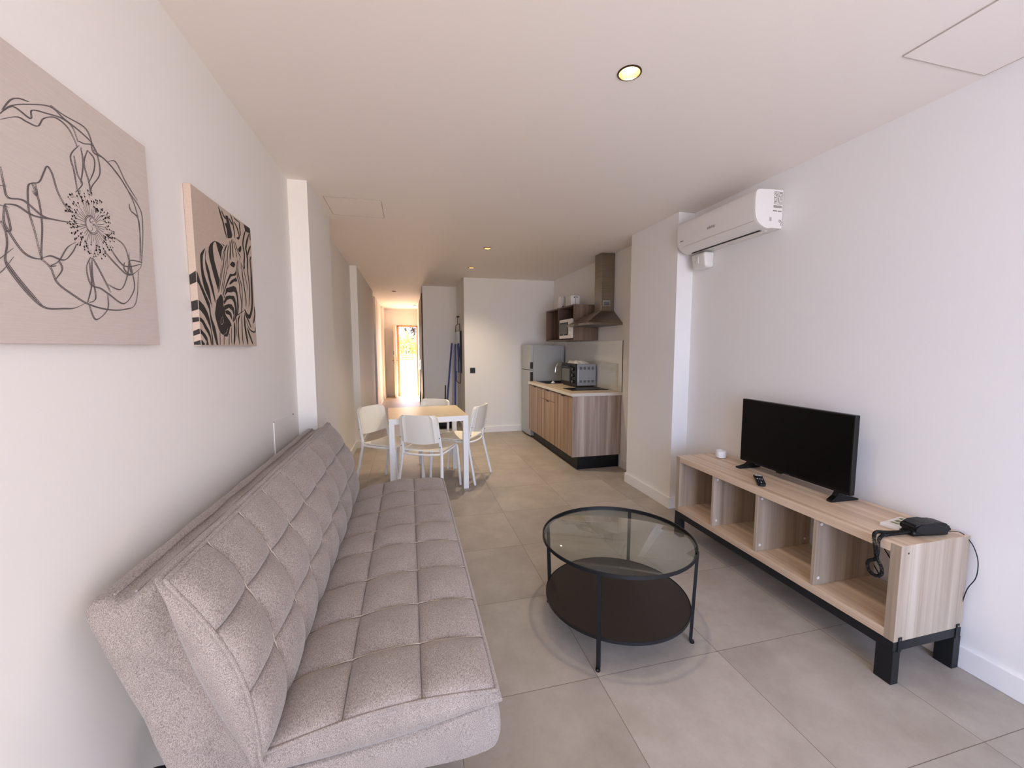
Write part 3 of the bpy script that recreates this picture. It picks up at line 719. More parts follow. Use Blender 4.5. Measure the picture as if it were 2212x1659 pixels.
b = NB(); box(b, -.092, -.0005, -.075, .085, -.058, .062, bev=.018, seg=4)
for v_ in b.verts:
    if v_.co.z < 0: v_.co.x *= (1+.25*v_.co.z/.06) ; v_.co.y *= (1+.1*v_.co.z/.06)
link('cover', b, 'white', sn)
b = NB(); box(b, -.095, -.090, -.01, .02, -.02, .03, bev=.002); link('lens', b, 'white', sn)

# ================================================================ dining table and chairs
dt = thing('dining_table', 'square white dining table with a pale birch top', 'table', (.155, 4.29, 0), rz=math.radians(3))
q = .373
b = NB(); box(b, -q, q, -q, q, .728, .735, bev=.001); link('tabletop', b, 'tabletop', dt, smooth=False)
b = NB()
for y in (-q, q-.022): box(b, -q+.05, q-.05, y, y+.022, .682, .7275)
for x in (-q, q-.022): box(b, x, x+.022, -q+.05, q-.05, .682, .7275)
box(b, -q-.001, q+.001, -q-.001, -q+.001, .7255, .7335); box(b, -q-.001, q+.001, q-.001, q+.001, .7255, .7335); box(b, -q-.001, -q+.001, -q, q, .7255, .7335); box(b, q-.001, q+.001, -q, q, .7255, .7335)
link('apron', b, 'whitem', dt, smooth=False)
for sx in (-1, 1):
    for sy in (-1, 1):
        b = NB(); x0, y0 = sx*(q-.025), sy*(q-.025); box(b, x0-.025, x0+.025, y0-.025, y0+.025, 0, .7278, bev=.002); link('leg', b, 'whitem', dt, smooth=False)

def make_chair():
    t = thing('dining_chair', 'x', 'chair')
    # seat shell: rounded trapezoid, dished, wider at the back
    b = NB(); nx, ny = 14, 14; th = .012
    def seat(u, w, z):
        y = -.195+.40*w; hw = .200-.012*w
        e = max(0, w-.86)/.14; hw2 = hw-(.035*e*e)
        x = u*hw2
        dz = .008*(u*u)-.010*max(0, w-.75)*4*max(0, w-.75)+.006*max(0, .2-w)*5
        return Vector((x, y, z+dz))
    T = [[b.verts.new(seat(-1+2*i/nx, j/ny, .449)) for j in range(ny+1)] for i in range(nx+1)]
    B = [[b.verts.new(seat((-1+2*i/nx)*.985, j/ny, .449-th)) for j in range(ny+1)] for i in range(nx+1)]
    for i in range(nx):
        for j in range(ny):
            b.faces.new((T[i][j], T[i+1][j], T[i+1][j+1], T[i][j+1])); b.faces.new((B[i][j], B[i][j+1], B[i+1][j+1], B[i+1][j]))
    for i in range(nx): b.faces.new((T[i][0], B[i][0], B[i+1][0], T[i+1][0])); b.faces.new((T[i][ny], T[i+1][ny], B[i+1][ny], B[i][ny]))
    for j in range(ny): b.faces.new((T[0][j], T[0][j+1], B[0][j+1], B[0][j])); b.faces.new((T[nx][j], B[nx][j], B[nx][j+1], T[nx][j+1]))
    link('seat', b, 'seatp', t)
    # backrest shell: curved across, leaning back, wrapping the posts at both sides
    b = NB(); nx, nz = 20, 12
    def back(u, w, off):
        z = .545+.250*w
        ax = abs(u); hw = .190-.010*w
        if w > .86: hw -= .030*((w-.86)/.14)**2
        low = -.022*(1-u*u)*(1-w)**2           # lower edge bows down in the middle
        y = -.225-.052*w-.030*(1-u*u)          # middle set back
        if ax > .80: y += .006+.0*ax
        return Vector((u*hw, y+off, z+low))
    for s_ in (1,):
        Fr = [[b.verts.new(back(-1+2*i/nx, j/nz, .006 if abs(-1+2*i/nx) < .8 else .014)) for j in range(nz+1)] for i in range(nx+1)]
        Bk = [[b.verts.new(back(-1+2*i/nx, j/nz, -.006 if abs(-1+2*i/nx) < .8 else -.018)) for j in range(nz+1)] for i in range(nx+1)]
        for i in range(nx):
            for j in range(nz):
                b.faces.new((Fr[i][j], Fr[i+1][j], Fr[i+1][j+1], Fr[i][j+1])); b.faces.new((Bk[i][j], Bk[i][j+1], Bk[i+1][j+1], Bk[i+1][j]))
        for i in range(nx): b.faces.new((Fr[i][0], Bk[i][0], Bk[i+1][0], Fr[i+1][0])); b.faces.new((Fr[i][nz], Fr[i+1][nz], Bk[i+1][nz], Bk[i][nz]))
        for j in range(nz): b.faces.new((Fr[0][j], Fr[0][j+1], Bk[0][j+1], Bk[0][j])); b.faces.new((Fr[nx][j], Bk[nx][j], Bk[nx][j+1], Fr[nx][j+1]))
    link('backrest', b, 'seatp', t)
    for s in (-1, 1):
        b = NB(); tube(b, [(s*.176, -.258, .70), (s*.182, -.238, .60), (s*.188, -.218, .50), (s*.192, -.208, .43), (s*.199, -.222, .34), (s*.226, -.292, .006)], .0130, 10, smoothn=5, flat=(1.0, 1.1)); lg = link('rear_leg', b, 'whitem', t)
        b = NB(); cyl(b, (s*.226, -.2925), .0115, 0, .006, 12); link('foot', b, 'white', lg)
        b = NB(); tube(b, [(s*.186, .168, .430), (s*.189, .186, .415), (s*.192, .196, .385), (s*.208, .232, .006)], .0125, 10, smoothn=5); lg = link('front_leg', b, 'whitem', t)
        b = NB(); cyl(b, (s*.208, .232), .011, 0, .006, 12); link('foot', b, 'white', lg)
        b = NB(); tube(b, [(s*.191, -.205, .428), (s*.189, 0, .426), (s*.186, .172, .430)], .0118, 10, smoothn=3); link('side_rail', b, 'whitem', t)
    b = NB(); tube(b, [(-.19, -.205, .428), (-.10, -.232, .424), (0, -.240, .423), (.10, -.232, .424), (.19, -.205, .428)], .0095, 8, smoothn=4); link('cross_rail', b, 'whitem', t)
    for s in (-1, 1):
        for z, y in ((.585, -.2485), (.50, -.2335)): b = NB(); cyl(b, (s*.19, z), .004, y-.004, y+.002, 10, axis='Y'); link('screw', b, 'grey', t)
    return t
def dup(o, parent=None):
    c = o.copy(); COL.objects.link(c)
    if parent is not None: c.parent = parent
    for ch in list(o.children): dup(ch, c)
    return c
ch0 = make_chair(); first = True
for x, y, ang, lab in ((.188, 3.950, 63, 'white dining chair nearest the sofa, its back turned towards the camera'),
                       (-.185, 4.245, -38, 'white dining chair on the left of the table, beside the left wall'),
                       (.492, 4.358, 148, 'white dining chair on the kitchen side of the table, seen sideways'),
                       (.138, 4.572, 238, 'white dining chair at the far side of the table, mostly hidden by it')):
    o = ch0 if first else dup(ch0); first = False
    o.location = (x, y, 0); o.rotation_euler = (0, 0, math.radians(ang-90)); o['label'] = lab; o['group'] = 'white dining chairs around the table'

# ================================================================ kitchen
KY0, KY1, KX0 = 4.235, 5.955, 1.765
kt = thing('kitchen_cabinet', 'wood-grain kitchen base cabinet with a black plinth', 'cabinet', (KX0, KY0, 0))
LYk = KY1-KY0; WK = XK-KX0-.002
b = NB(); box(b, .022, WK, .018, LYk, .150, .846); link('body', b, 'walnut_front', kt, smooth=False)
b = NB(); box(b, .0, WK, 0, .0175, .150, .8465, bev=.0008); link('end_panel', b, 'walnut_side', kt, smooth=False)
b = NB(); box(b, .075, WK-.012, .022, LYk-.01, 0, .149); link('plinth', b, 'blackp', kt, smooth=False)
def front(name, y0, y1, z0, z1, cut=None):
    b = NB(); box(b, 0, .0185, y0+.0015, y1-.0015, z0+.0015, z1-.0015, bev=.001); f = link(name, b, 'walnut_front', kt, smooth=False)
    if cut:
        b = NB(); yc = (y0+y1)/2 if cut[0] is None else cut[0]
        prism(b, [(yc-.055, cut[1]), (yc-.040, cut[1]-.016), (yc+.040, cut[1]-.016), (yc+.055, cut[1])], lambda p, y: Vector((y, p[0], p[1])), -.0006, .001)
        link('handle_recess', b, 'slot', f, smooth=False)
front('door', .019, .585, .150, .835, (None, .832))
front('drawer', .585, 1.125, .700, .835, (None, .832))
front('door', .585, 1.125, .150, .697, (None, .695))
front('door', 1.125, LYk-.002, .150, .835, (None, .832))
wt = thing('worktop', 'beige laminate kitchen worktop on the base cabinet', 'worktop', (KX0-.015, KY0-.015, .847))
b = NB()
SX0, SX1, SY0, SY1 = .13, .50, 1.235, 1.665    # opening for the sink, in worktop coordinates
W2, L2 = XK-.001-KX0+.015, KY1-KY0+.015
for r_ in ((0, SX0, 0, L2), (SX1, W2, 0, L2), (SX0, SX1, 0, SY0), (SX0, SX1, SY1, L2)): box(b, *r_, 0, .035)
bmesh.ops.remove_doubles(b, verts=b.verts, dist=1e-5); link('board', b, 'worktop', wt, smooth=False)
b = NB(); box(b, -.001, W2, -.001, -.0001, .0005, .0345); box(b, -.001, -.0001, 0, L2, .0005, .0345); link('edging', b, 'worktop_edge', wt, smooth=False)
sk_ = thing('sink', 'dark kitchen sink set in the worktop in front of the fridge', 'sink', (KX0-.015, KY0-.015, .882))
b = NB(); x0, x1, y0, y1 = SX0+.002, SX1-.002, SY0+.002, SY1-.002
for r_ in ((x0-.02, x0+.012, y0-.02, y1+.02), (x1-.012, x1+.02, y0-.02, y1+.02), (x0, x1, y0-.02, y0+.012), (x0, x1, y1-.012, y1+.02)): box(b, *r_, .0003, .004)
link('rim', b, 'grey', sk_, smooth=False)
b = NB()
for r_ in ((x0, x0+.004, y0, y1), (x1-.004, x1, y0, y1), (x0, x1, y0, y0+.004), (x0, x1, y1-.004, y1)): box(b, *r_, -.030, .0005)
box(b, x0, x1, y0, y1, -.033, -.029); link('bowl', b, 'grey', sk_, smooth=False)
fc = thing('kitchen_tap', 'chrome gooseneck kitchen tap behind the black oven', 'tap', (2.255, 5.62, .8825))
b = NB(); lathe(b, [(0, 0), (.024, 0), (.024, .012), (.018, .03), (.018, .06), (0, .06)], n=24); link('base', b, 'chrome', fc)
b = NB(); tube(b, [(0, 0, .05), (0, 0, .20), (-.02, 0, .262), (-.075, .0, .292), (-.135, 0, .283), (-.175, 0, .238), (-.185, 0, .20)], .0095, 12, smoothn=6); link('spout', b, 'chrome', fc)
b = NB(); tube(b, [(-.184, 0, .212), (-.192, 0, .150)], .0135, 12); link('nozzle', b, 'chrome', fc)
b = NB(); tube(b, [(0, 0, .045), (-.02, -.045, .05), (-.05, -.075, .07)], .006, 8); link('lever', b, 'chrome', fc)
st_ = thing('sink_strainer', 'small white drain plug lying on the worktop beside the oven', 'plug', (1.995, 5.52, .8825))
b = NB(); lathe(b, [(0, 0), (.026, 0), (.028, .008), (.024, .016), (.012, .020), (.010, .032), (0, .033)], n=24); link('body', b, 'white', st_)
hb = thing('hob', 'black glass two-zone hob on the near end of the worktop', 'hob', (2.10, 4.645, .8823))
b = NB(); box(b, -.24, .24, -.145, .145, 0, .006, bev=.0015); link('glass_plate', b, 'screen', hb, smooth=False)
b = NB()
for x in (-.11, .12):
    tube(b, [(x+math.cos(a)*.085, math.sin(a)*.085, .0063) for a in [2*PI*i/32 for i in range(32)]], .0008, 4, closed=True)
link('cooking_zone', b, 'grey', hb)
ov = thing('mini_oven', 'black and grey countertop mini oven on the kitchen worktop', 'oven', (2.06, 4.855, .8823))
OWY, OD, OH = .50, .285, .300
b = NB(); box(b, .022, OD, .004, OWY-.004, .018, OH, bev=.006); bd = link('body', b, 'ovengrey', ov, smooth=False)
b = NB()
for i in range(4):
    for z, h in ((.225, .042), (.062, .030)):
        for k in range(4): box(b, .055+i*.055, .091+i*.055, .0028, .0042, z+k*h/4, z+k*h/4+h/7)
link('vent_slots', b, 'slot', bd, smooth=False)
b = NB(); box(b, .035, .041, .0005, .004, .07, .235, bev=.001); link('edge_strip', b, 'white', bd, smooth=False)
b = NB(); box(b, 0, .0225, 0, OWY, .012, OH+.003, bev=.004); fr_ = link('front_frame', b, 'blackp', ov, smooth=False)
b = NB(); box(b, -.010, -.0005, .15, OWY-.015, .045, .280, bev=.003); dr = link('door', b, 'blackp', ov, smooth=False)
b = NB(); box(b, -.0115, -.0103, .185, OWY-.045, .065, .232); link('window', b, 'windowdark', dr, smooth=False)
b = NB(); bar(b, (-.030, .175, .257), (-.030, OWY-.04, .257), .014, .012, .003)
for y in (.19, OWY-.055): box(b, -.03, -.010, y-.006, y+.006, .252, .262)
link('handle', b, 'grey', dr, smooth=False)
for z in (.235, .155, .072):
    b = NB(); cyl(b, (.072, z), .021, -.020, 0, 22, r2=.023, axis='X'); kb = link('knob', b, 'blackp', fr_)
    b = NB(); box(b, -.0215, -.0202, .069, .075, z-.016, z+.016); link('pointer', b, 'white', kb, smooth=False)
for x in (.03, OD-.03):
    for y in (.03, OWY-.03): b = NB(); cyl(b, (x, y), .012, 0, .018, 14); link('foot', b, 'blackp', ov)
tw = thing('crumpled_bag', 'crumpled translucent white bag lying on top of the mini oven', 'bag', (2.20, 5.06, .8823+OH+.0005))
b = NB(); rr = random.Random(11)
nx, ny = 16, 26; Gd = []
for i in range(nx+1):
    r_ = []
    for j in range(ny+1):
        u, w = i/nx, j/ny; ed = min(u, 1-u, w, 1-w)*6; ed = min(1, ed)
        h = (.010+.014*abs(math.sin(u*9+w*7))*abs(math.sin(w*11+1)) + rr.uniform(0, .006) + .016*math.exp(-((w-.25)/.12)**2)+.012*math.exp(-((w-.8)/.1)**2))*ed
        r_.append(b.verts.new((-.09+.17*u+.012*math.sin(w*14), -.14+.38*w+.01*math.sin(u*9), .0008+h)))
    Gd.append(r_)
for i in range(nx):
    for j in range(ny): b.faces.new((Gd[i][j], Gd[i+1][j], Gd[i+1][j+1], Gd[i][j+1]))
per = [Gd[i][0] for i in range(nx+1)]+[Gd[nx][j] for j in range(1, ny+1)]+[Gd[i][ny] for i in range(nx-1, -1, -1)]+[Gd[0][j] for j in range(ny-1, 0, -1)]
bt = [b.verts.new((v_.co.x, v_.co.y, 0)) for v_ in per]
for q_ in range(len(per)): b.faces.new((per[q_], bt[q_], bt[(q_+1) % len(per)], per[(q_+1) % len(per)]))
b.faces.new(bt); link('plastic_film', b, 'white', tw)
# glass splashback
gs = thing('splashback', 'glossy pale glass splashback panel behind the worktop', 'splashback', (XK, KY0-.01, .883))
b = NB(); box(b, -.007, -.001, 0, 1.72, 0, .59, bev=.0008); link('pane', b, 'splash', gs, smooth=False)
b = NB(); box(b, -.0075, -.001, -.0035, -.0002, 0, .59); link('edge', b, 'slot', gs, smooth=False)
# cooker hood
hd = thing('cooker_hood', 'brushed steel chimney cooker hood over the hob', 'cooker hood', (XK-.001, 4.545, 1.65))
b = NB()
ring = lambda x0, y0, y1, z: [b.verts.new(p) for p in ((-x0, y0, z), (0, y0, z), (0, y1, z), (-x0, y1, z))]
A1_ = ring(.440, -.300, .300, 0); A2_ = ring(.440, -.300, .300, .022); A3_ = ring(.175, -.095, .095, .170); A4_ = ring(.172, -.09, .09, .185)
for P_, Q_ in ((A1_, A2_), (A2_, A3_), (A3_, A4_)):
    for k in range(4): b.faces.new((P_[k], P_[(k+1) % 4], Q_[(k+1) % 4], Q_[k]))
b.faces.new(A1_[::-1]); b.faces.new(A4_); link('canopy', b, 'steel', hd, smooth=False)
b = NB(); box(b, -.170, 0, -.088, .088, .186, H-1.652, bev=.0015); ch = link('chimney', b, 'steel', hd, smooth=False)
b = NB(); box(b, -.145, -.055, -.0895, -.0885, .235, .295); vp = link('vent_plate', b, 'silver', ch, smooth=False)
b = NB()
for k in range(5): box(b, -.138, -.062, -.0905, -.0896, .240+k*.009, .2455+k*.009)
link('vent_slats', b, 'slot', vp, smooth=False)
b = NB(); box(b, -.4412, -.4402, -.06, .06, .004, .018); link('control_panel', b, 'blackp', hd, smooth=False)
b = NB(); box(b, -.41, -.04, -.27, .27, -.004, -.0005); link('grease_filter', b, 'alu', hd, smooth=False)
# open wall cabinet
wc = thing('wall_cabinet', 'open dark wood wall cabinet holding the microwave', 'cabinet', (2.03, 4.865, 1.483))
CD, CL, CH_ = XK-.002-2.03, 1.085, .455
for nm, r_, m in (('top_board', (0, CD, 0, CL, CH_-.018, CH_), 'walnut_dark'), ('bottom_board', (0, CD, 0, CL, 0, .018), 'walnut_dark'), ('back_board', (CD-.008, CD, .018, CL-.018, .018, CH_-.018), 'walnut_dark'),
                  ('side_board', (0, CD, 0, .0178, .018, CH_-.018), 'walnut_end'), ('side_board', (0, CD, CL-.0178, CL, .018, CH_-.018), 'walnut_end'), ('divider', (.004, CD-.009, .565, .583, .018, CH_-.018), 'walnut_dark')):
    b = NB(); box(b, *r_); link(nm, b, m, wc, smooth=False)
b = NB(); box(b, -.0005, CD, -.0012, -.0002, 0, CH_); link('end_panel', b, 'walnut_end', wc, smooth=False)
mw = thing('microwave', 'white microwave oven standing in the open wall cabinet', 'microwave', (2.015, 4.895, 1.5015))
b = NB(); box(b, .012, .325, 0, .445, .012, .258, bev=.006); mb = link('body', b, 'white', mw, smooth=False)
b = NB(); box(b, 0, .012, 0, .445, .010, .262, bev=.004); fd = link('front', b, 'white', mw, smooth=False)
b = NB(); box(b, -.003, -.0003, .125, .425, .052, .222, bev=.001); dw = link('door_window', b, 'blackp', fd, smooth=False)
b = NB(); box(b, -.0045, -.0032, .155, .405, .07, .205); link('mesh_screen', b, 'mwwin', dw, smooth=False)
for z in (.165, .085):
    b = NB(); cyl(b, (.062, z), .022, -.014, 0, 20, r2=.024, axis='X'); link('dial', b, 'white', fd)
b = NB(); box(b, -.004, -.0031, .255, .29, .057, .064); link('badge', b, 'white', dw, smooth=False)
for y in (.03, .415):
    for x in (.03, .29): b = NB(); cyl(b, (x, y), .01, 0, .012, 12); link('foot', b, 'blackp', mw)
kb_ = thing('electric_kettle', 'white cordless kettle standing on top of the wall cabinet', 'kettle', (2.19, 5.71, 1.9385))
b = NB(); lathe(b, [(0, 0), (.075, 0), (.076, .012), (.070, .018), (0, .018)], n=32); link('base', b, 'white', kb_)
b = NB(); lathe(b, [(0, .019), (.068, .019), (.066, .08), (.056, .165), (.050, .195), (.030, .208), (0, .212)], n=36); kbd = link('body', b, 'white', kb_)
b = NB(); tube(b, [(-.01, -.045, .19), (-.02, -.085, .195), (-.02, -.108, .165), (-.02, -.108, .09), (-.01, -.082, .045), (0, -.062, .04)], .011, 10, smoothn=5, flat=(1.3, .8)); link('handle', b, 'white', kb_)
b = NB(); box(b, -.03, -.008, -.108, -.088, .03, .047, bev=.003); link('switch', b, 'slot', kb_, smooth=False)
b = NB(); prism(b, [(.045, .15), (.085, .195), (.05, .20)], lambda p, y: Vector((-.0+y, p[0], p[1])), -.016, .016); link('spout', b, 'white', kb_, smooth=False)
ts = thing('toaster', 'white toaster standing on top of the wall cabinet beside the hood', 'toaster', (2.19, 5.20, 1.9385), rz=math.radians(-4))
b = NB(); box(b, -.068, .068, -.01, .24, .004, .158, bev=.022, seg=4); tbd = link('body', b, 'white', ts)
b = NB(); box(b, -.002, .002, -.0125, -.0098, .03, .120); box(b, -.028, .028, -.0125, -.0098, .122, .134, bev=.003); link('lever_slot', b, 'slot', tbd, smooth=False)
b = NB(); box(b, -.014, .014, -.026, -.0095, .112, .126, bev=.003); link('lever', b, 'white', ts, smooth=False)
b = NB()
b.free()
for x in (-.03, .012): b = NB(); box(b, x, x+.018, .03, .20, .1575, .1588); link('bread_slot', b, 'slot', tbd, smooth=False)
b = NB()
b.free()
for x in (-.05, .05):
    for y in (.015, .215): b = NB(); cyl(b, (x, y), .008, 0, .005, 10); link('foot', b, 'blackp', ts)
# fridge
fg = thing('fridge_freezer', 'silver two-door fridge freezer in the corner beyond the kitchen cabinet', 'fridge', (1.785, 5.985, 0))
FW, FD = .515, .555
b = NB(); box(b, .055, FD, 0, FW, .022, 1.43, bev=.006); link('body', b, 'silverd', fg, smooth=False)
for nm, z0, z1 in (('door', .035, 1.045), ('freezer_door', 1.055, 1.432)):
    b = NB(); n_ = 12; pr_ = [(.052, 0)]+[(.006-.014*math.sin(PI*i/n_) + .010*((2*i/n_-1)**4), FW*i/n_) for i in range(n_+1)]+[(.052, FW)]
    prism(b, pr_, lambda p, y: Vector((p[0], p[1], y)), z0, z1); d_ = link(nm, b, 'silver', fg, angle=40)
    b = NB(); hz = (.86, 1.02) if nm == 'door' else (1.07, 1.17)
    box(b, .006, .050, -.0022, -.0002, *hz, bev=.0005); link('handle_grip', b, 'slot', d_, smooth=False)
b = NB(); box(b, .06, FD-.02, .01, FW-.01, .0, .0218); link('base', b, 'blackp', fg, smooth=False)
# socket on the back wall
s_ = thing('wall_switch', 'small square black switch on the back wall', 'switch', (.988, YB, 1.028))
b = NB(); box(b, -.042, .042, -.010, -.0005, -.042, .042, bev=.003); link('frame', b, 'blackp', s_, smooth=False)
b = NB(); box(b, -.026, .026, -.013, -.0102, -.026, .026, bev=.001); link('rocker', b, 'black', s_, smooth=False)

# ================================================================ corner with mirror and cleaning tools
mi = thing('hanging_mirror', 'rectangular mirror in a thin looped metal frame on the side wall of the corner', 'mirror', (XC, 7.18, 1.33))
hy = .315
b = NB(); loop = [(-.030, -hy, -.37), (-.030, -hy, -.47), (-.030, -hy+.03, -.53), (-.030, -hy+.09, -.55), (-.030, hy-.09, -.55), (-.030, hy-.03, -.53), (-.030, hy, -.47), (-.030, hy, .38), (-.030, hy-.03, .44), (-.030, hy-.09, .465), (-.030, -hy+.09, .465), (-.030, -hy+.03, .44), (-.030, -hy, .38)]
tube(b, loop, .006, 8, closed=True); link('wire_frame', b, 'black', mi)
b = NB(); box(b, -.034, -.012, -hy+.007, hy-.007, -.365, .345, bev=.001); mg_ = link('mirror_plate', b, 'black', mi, smooth=False)
b = NB(); box(b, -.0348, -.0342, -hy+.010, hy-.010, -.36, .34); link('glass', b, 'mirror', mg_, smooth=False)
b = NB(); box(b, -.034, -.026, -.010, .010, .462, .60, bev=.001); link('strap', b, 'brown', mi, smooth=False)
b = NB(); box(b, -.040, -.0005, -.014, .014, .585, .61, bev=.002); cyl(b, (0, .598), .018, -.045, -.038, 16, axis='X'); link('hook', b, 'brown', mi, smooth=False)
def tool(name, label, cat, foot, top, m, r, head):
    t = thing(name, label, cat, (foot[0], foot[1], 0))
    b = NB(); tube(b, [(0, 0, .05), (top[0]-foot[0], top[1]-foot[1], top[2])], r, 10); link('handle', b, m, t)
    return t
t = tool('mop', 'blue-handled mop leaning in the corner beside the mirror, its pole slanting', 'mop', (.625, 7.46, 0), (.765, 7.57, 1.475), 'navy', .014, None)
b = NB(); cyl(b, (0, 0), .035, .02, .10, 20, r2=.02)
link('socket', b, 'navy', t)
b = NB(); rr = random.Random(5)
for k in range(26):
    a = rr.uniform(0, 2*PI); l_ = rr.uniform(.04, .08); tube(b, [(0, 0, .05), (math.cos(a)*l_*.6, math.sin(a)*l_*.6, .03), (math.cos(a)*l_, math.sin(a)*l_, .005)], .006, 6, smoothn=2)
o_ = link('strands', b, 'white', t)
t = tool('broom', 'upright blue-handled broom standing next to the wall mirror', 'broom', (.775, 7.28, 0), (.802, 7.32, 1.455), 'navy', .014, None)
b = NB(); box(b, -.018, .018, -.12, .03, .05, .085, bev=.004); link('head', b, 'blackp', t, smooth=False)
b = NB(); box(b, -.022, .022, -.125, .033, .0, .05, bev=.003); link('bristles', b, 'blackp', t, smooth=False)
t = thing('dustpan', 'black long-handled dustpan standing in the corner behind the dining table', 'dustpan', (.585, 7.12, 0))
b = NB(); tube(b, [(.0, .07, .06), (.022, .10, .735)], .011, 10); link('handle', b, 'blackp', t)
b = NB(); prism(b, [(-.10, .0), (.10, .0), (.12, .004), (.10, .012), (-.08, .014), (-.08, .12), (-.10, .12)], lambda p, y: Vector((y, -p[0], p[1])), -.12, .12); box(b, -.12, -.112, -.08, .09, .0, .10); box(b, .112, .12, -.08, .09, 0, .10)
link('pan', b, 'blackp', t, smooth=False)

# ================================================================ hallway: wardrobe, bag
wd = thing('wardrobe', 'tall dark brown wardrobe along the right side of the hallway', 'wardrobe', (XH, YW+.061, 0))
b = NB(); box(b, .002, .60, 0, .018, 0, 2.40); box(b, .002, .60, 1.6, 1.618, 0, 2.40); box(b, .002, .60, .018, 1.6, 2.382, 2.40); box(b, .002, .60, .018, 1.6, 0, .018); box(b, .585, .60, .018, 1.6, .018, 2.382); link('carcass', b, 'wardrobe', wd, smooth=False)
for k in range(2):
    y0 = .02+k*.79; b = NB(); box(b, -.020, -.0005, y0, y0+.786, .02, 2.38, bev=.001); d_ = link('door', b, 'wardrobe', wd, smooth=False)
    b = NB(); bar(b, (-.040, y0+(.74 if k == 0 else .05), .95), (-.040, y0+(.74 if k == 0 else .05), 1.15), .012, .012, .003); box(b, -.04, -.0205, y0+(.735 if k == 0 else .045), y0+(.745 if k == 0 else .055), .96, .97); box(b, -.04, -.0205, y0+(.735 if k == 0 else .045), y0+(.745 if k == 0 else .055), 1.13, 1.14); link('door_handle', b, 'chrome', d_, smooth=False)
b = NB(); box(b, .0, .006, .0, .016, 1.93, 1.97); box(b, .0, .006, 0, .016, 2.30, 2.36); link('hinge', b, 'chrome', wd, smooth=False)
bgm = thing('hanging_bag', 'small dark bag hanging from the wardrobe door handle in the hallway', 'bag', (XH-.040, 8.521, .0))
b = NB(); lathe(b, [(0, .22), (.026, .225), (.034, .30), (.030, .42), (.018, .50), (0, .51)], n=20)
for v_ in b.verts: v_.co.y *= 2.2; v_.co.x = v_.co.x*.4-.014
link('pouch', b, 'blackp', bgm)
b = NB(); tube(b, [(-.014, -.02, .50), (-.014, -.006, .80), (-.010, 0, .952), (-.014, .006, .80), (-.014, .02, .50)], .0025, 6, smoothn=3); link('strap', b, 'blackp', bgm)

# ================================================================ outside the street door
b = NB(); box(b, -7, 7, YF+.2, 30, -.14, -.02); struct('ground', b, 'paving', smooth=False)
def planter(name, label, x, y, w, d, h):
    t = thing(name, label, 'planter', (x, y, -.02))
    b = NB(); box(b, -w, w, -d, d, 0, h, bev=.02); link('trough', b, 'terracotta', t, smooth=False)
    b = NB(); box(b, -w*.92, w*.92, -d*.9, d*.9, h, h+.01); link('soil', b, 'brown', t, smooth=False)
gw = thing('garden_wall', 'low white garden wall across the terrace outside the street door', 'wall', (0, 20.1, -.02))
b = NB(); box(b, -5, 5, -.12, .12, 0, .79); link('masonry', b, 'render', gw, smooth=False)
b = NB(); box(b, -5, 5, -.16, .16, .79, .82, bev=.005); link('coping', b, 'render', gw, smooth=False)
planter('planter', 'terracotta planter on top of the white garden wall outside the door', .80, 20.1, .62, .13, .26)
bpy.data.objects['planter'].location.z = .8
t = thing('slatted_railing', 'low wooden slatted rail on the garden wall left of the terracotta planter', 'railing', (-.35, 20.1, .80))
b = NB()
for k in range(3): box(b, -.5, .48, -.015, .015, .05+k*.09, .10+k*.09)
for x in (-.45, .4): box(b, x, x+.05, .015, .05, 0, .31)
link('slats', b, 'frameorange', t, smooth=False)
def bush(label, x, y, z, rx, rz, m, seed, n, leaf):
    t = thing('bush', label, 'bush', (x, y, z)); rr = random.Random(seed); b = NB()
    for _ in range(n):
        th = rr.uniform(0, 2*PI); cph = rr.uniform(-1, 1); r_ = rr.uniform(.6, 1); s = math.sqrt(1-cph*cph)
        c = Vector((math.cos(th)*s*rx*r_, math.sin(th)*s*rx*.6*r_, rz+cph*rz*r_))
        d = Vector((rr.uniform(-1, 1), rr.uniform(-1, 1), rr.uniform(-1, 1))).normalized(); e_ = d.orthogonal().normalized()
        l_, w_ = leaf*rr.uniform(.7, 1.3), leaf*.4
        mid = c+d*l_*.5; b.faces.new([b.verts.new(p) for p in (c, mid+e_*w_, c+d*l_, mid-e_*w_)])
    link('foliage', b, m, t, smooth=False)
    b = NB()
    for k in range(5): tube(b, [(rr.uniform(-.1, .1)*rx, 0, 0), (rr.uniform(-.5, .5)*rx, rr.uniform(-.2, .2), rz*1.3)], .03*rx, 6)
    link('stem', b, 'brown', t)
bush('bright green bush above the garden wall outside the door', -.15, 22.2, -.02, .75, 1.15, 'leaf', 2, 1300, .14)
bush('pale grey-green tree crown behind the bright bush outside', .4, 25.5, -.02, 2.6, 2.6, 'leafdark', 3, 2200, .20)
bush('yellow-green shrub at the left edge of the street doorway', -.85, 20.7, -.02, .45, .72, 'leaf', 5, 500, .10)

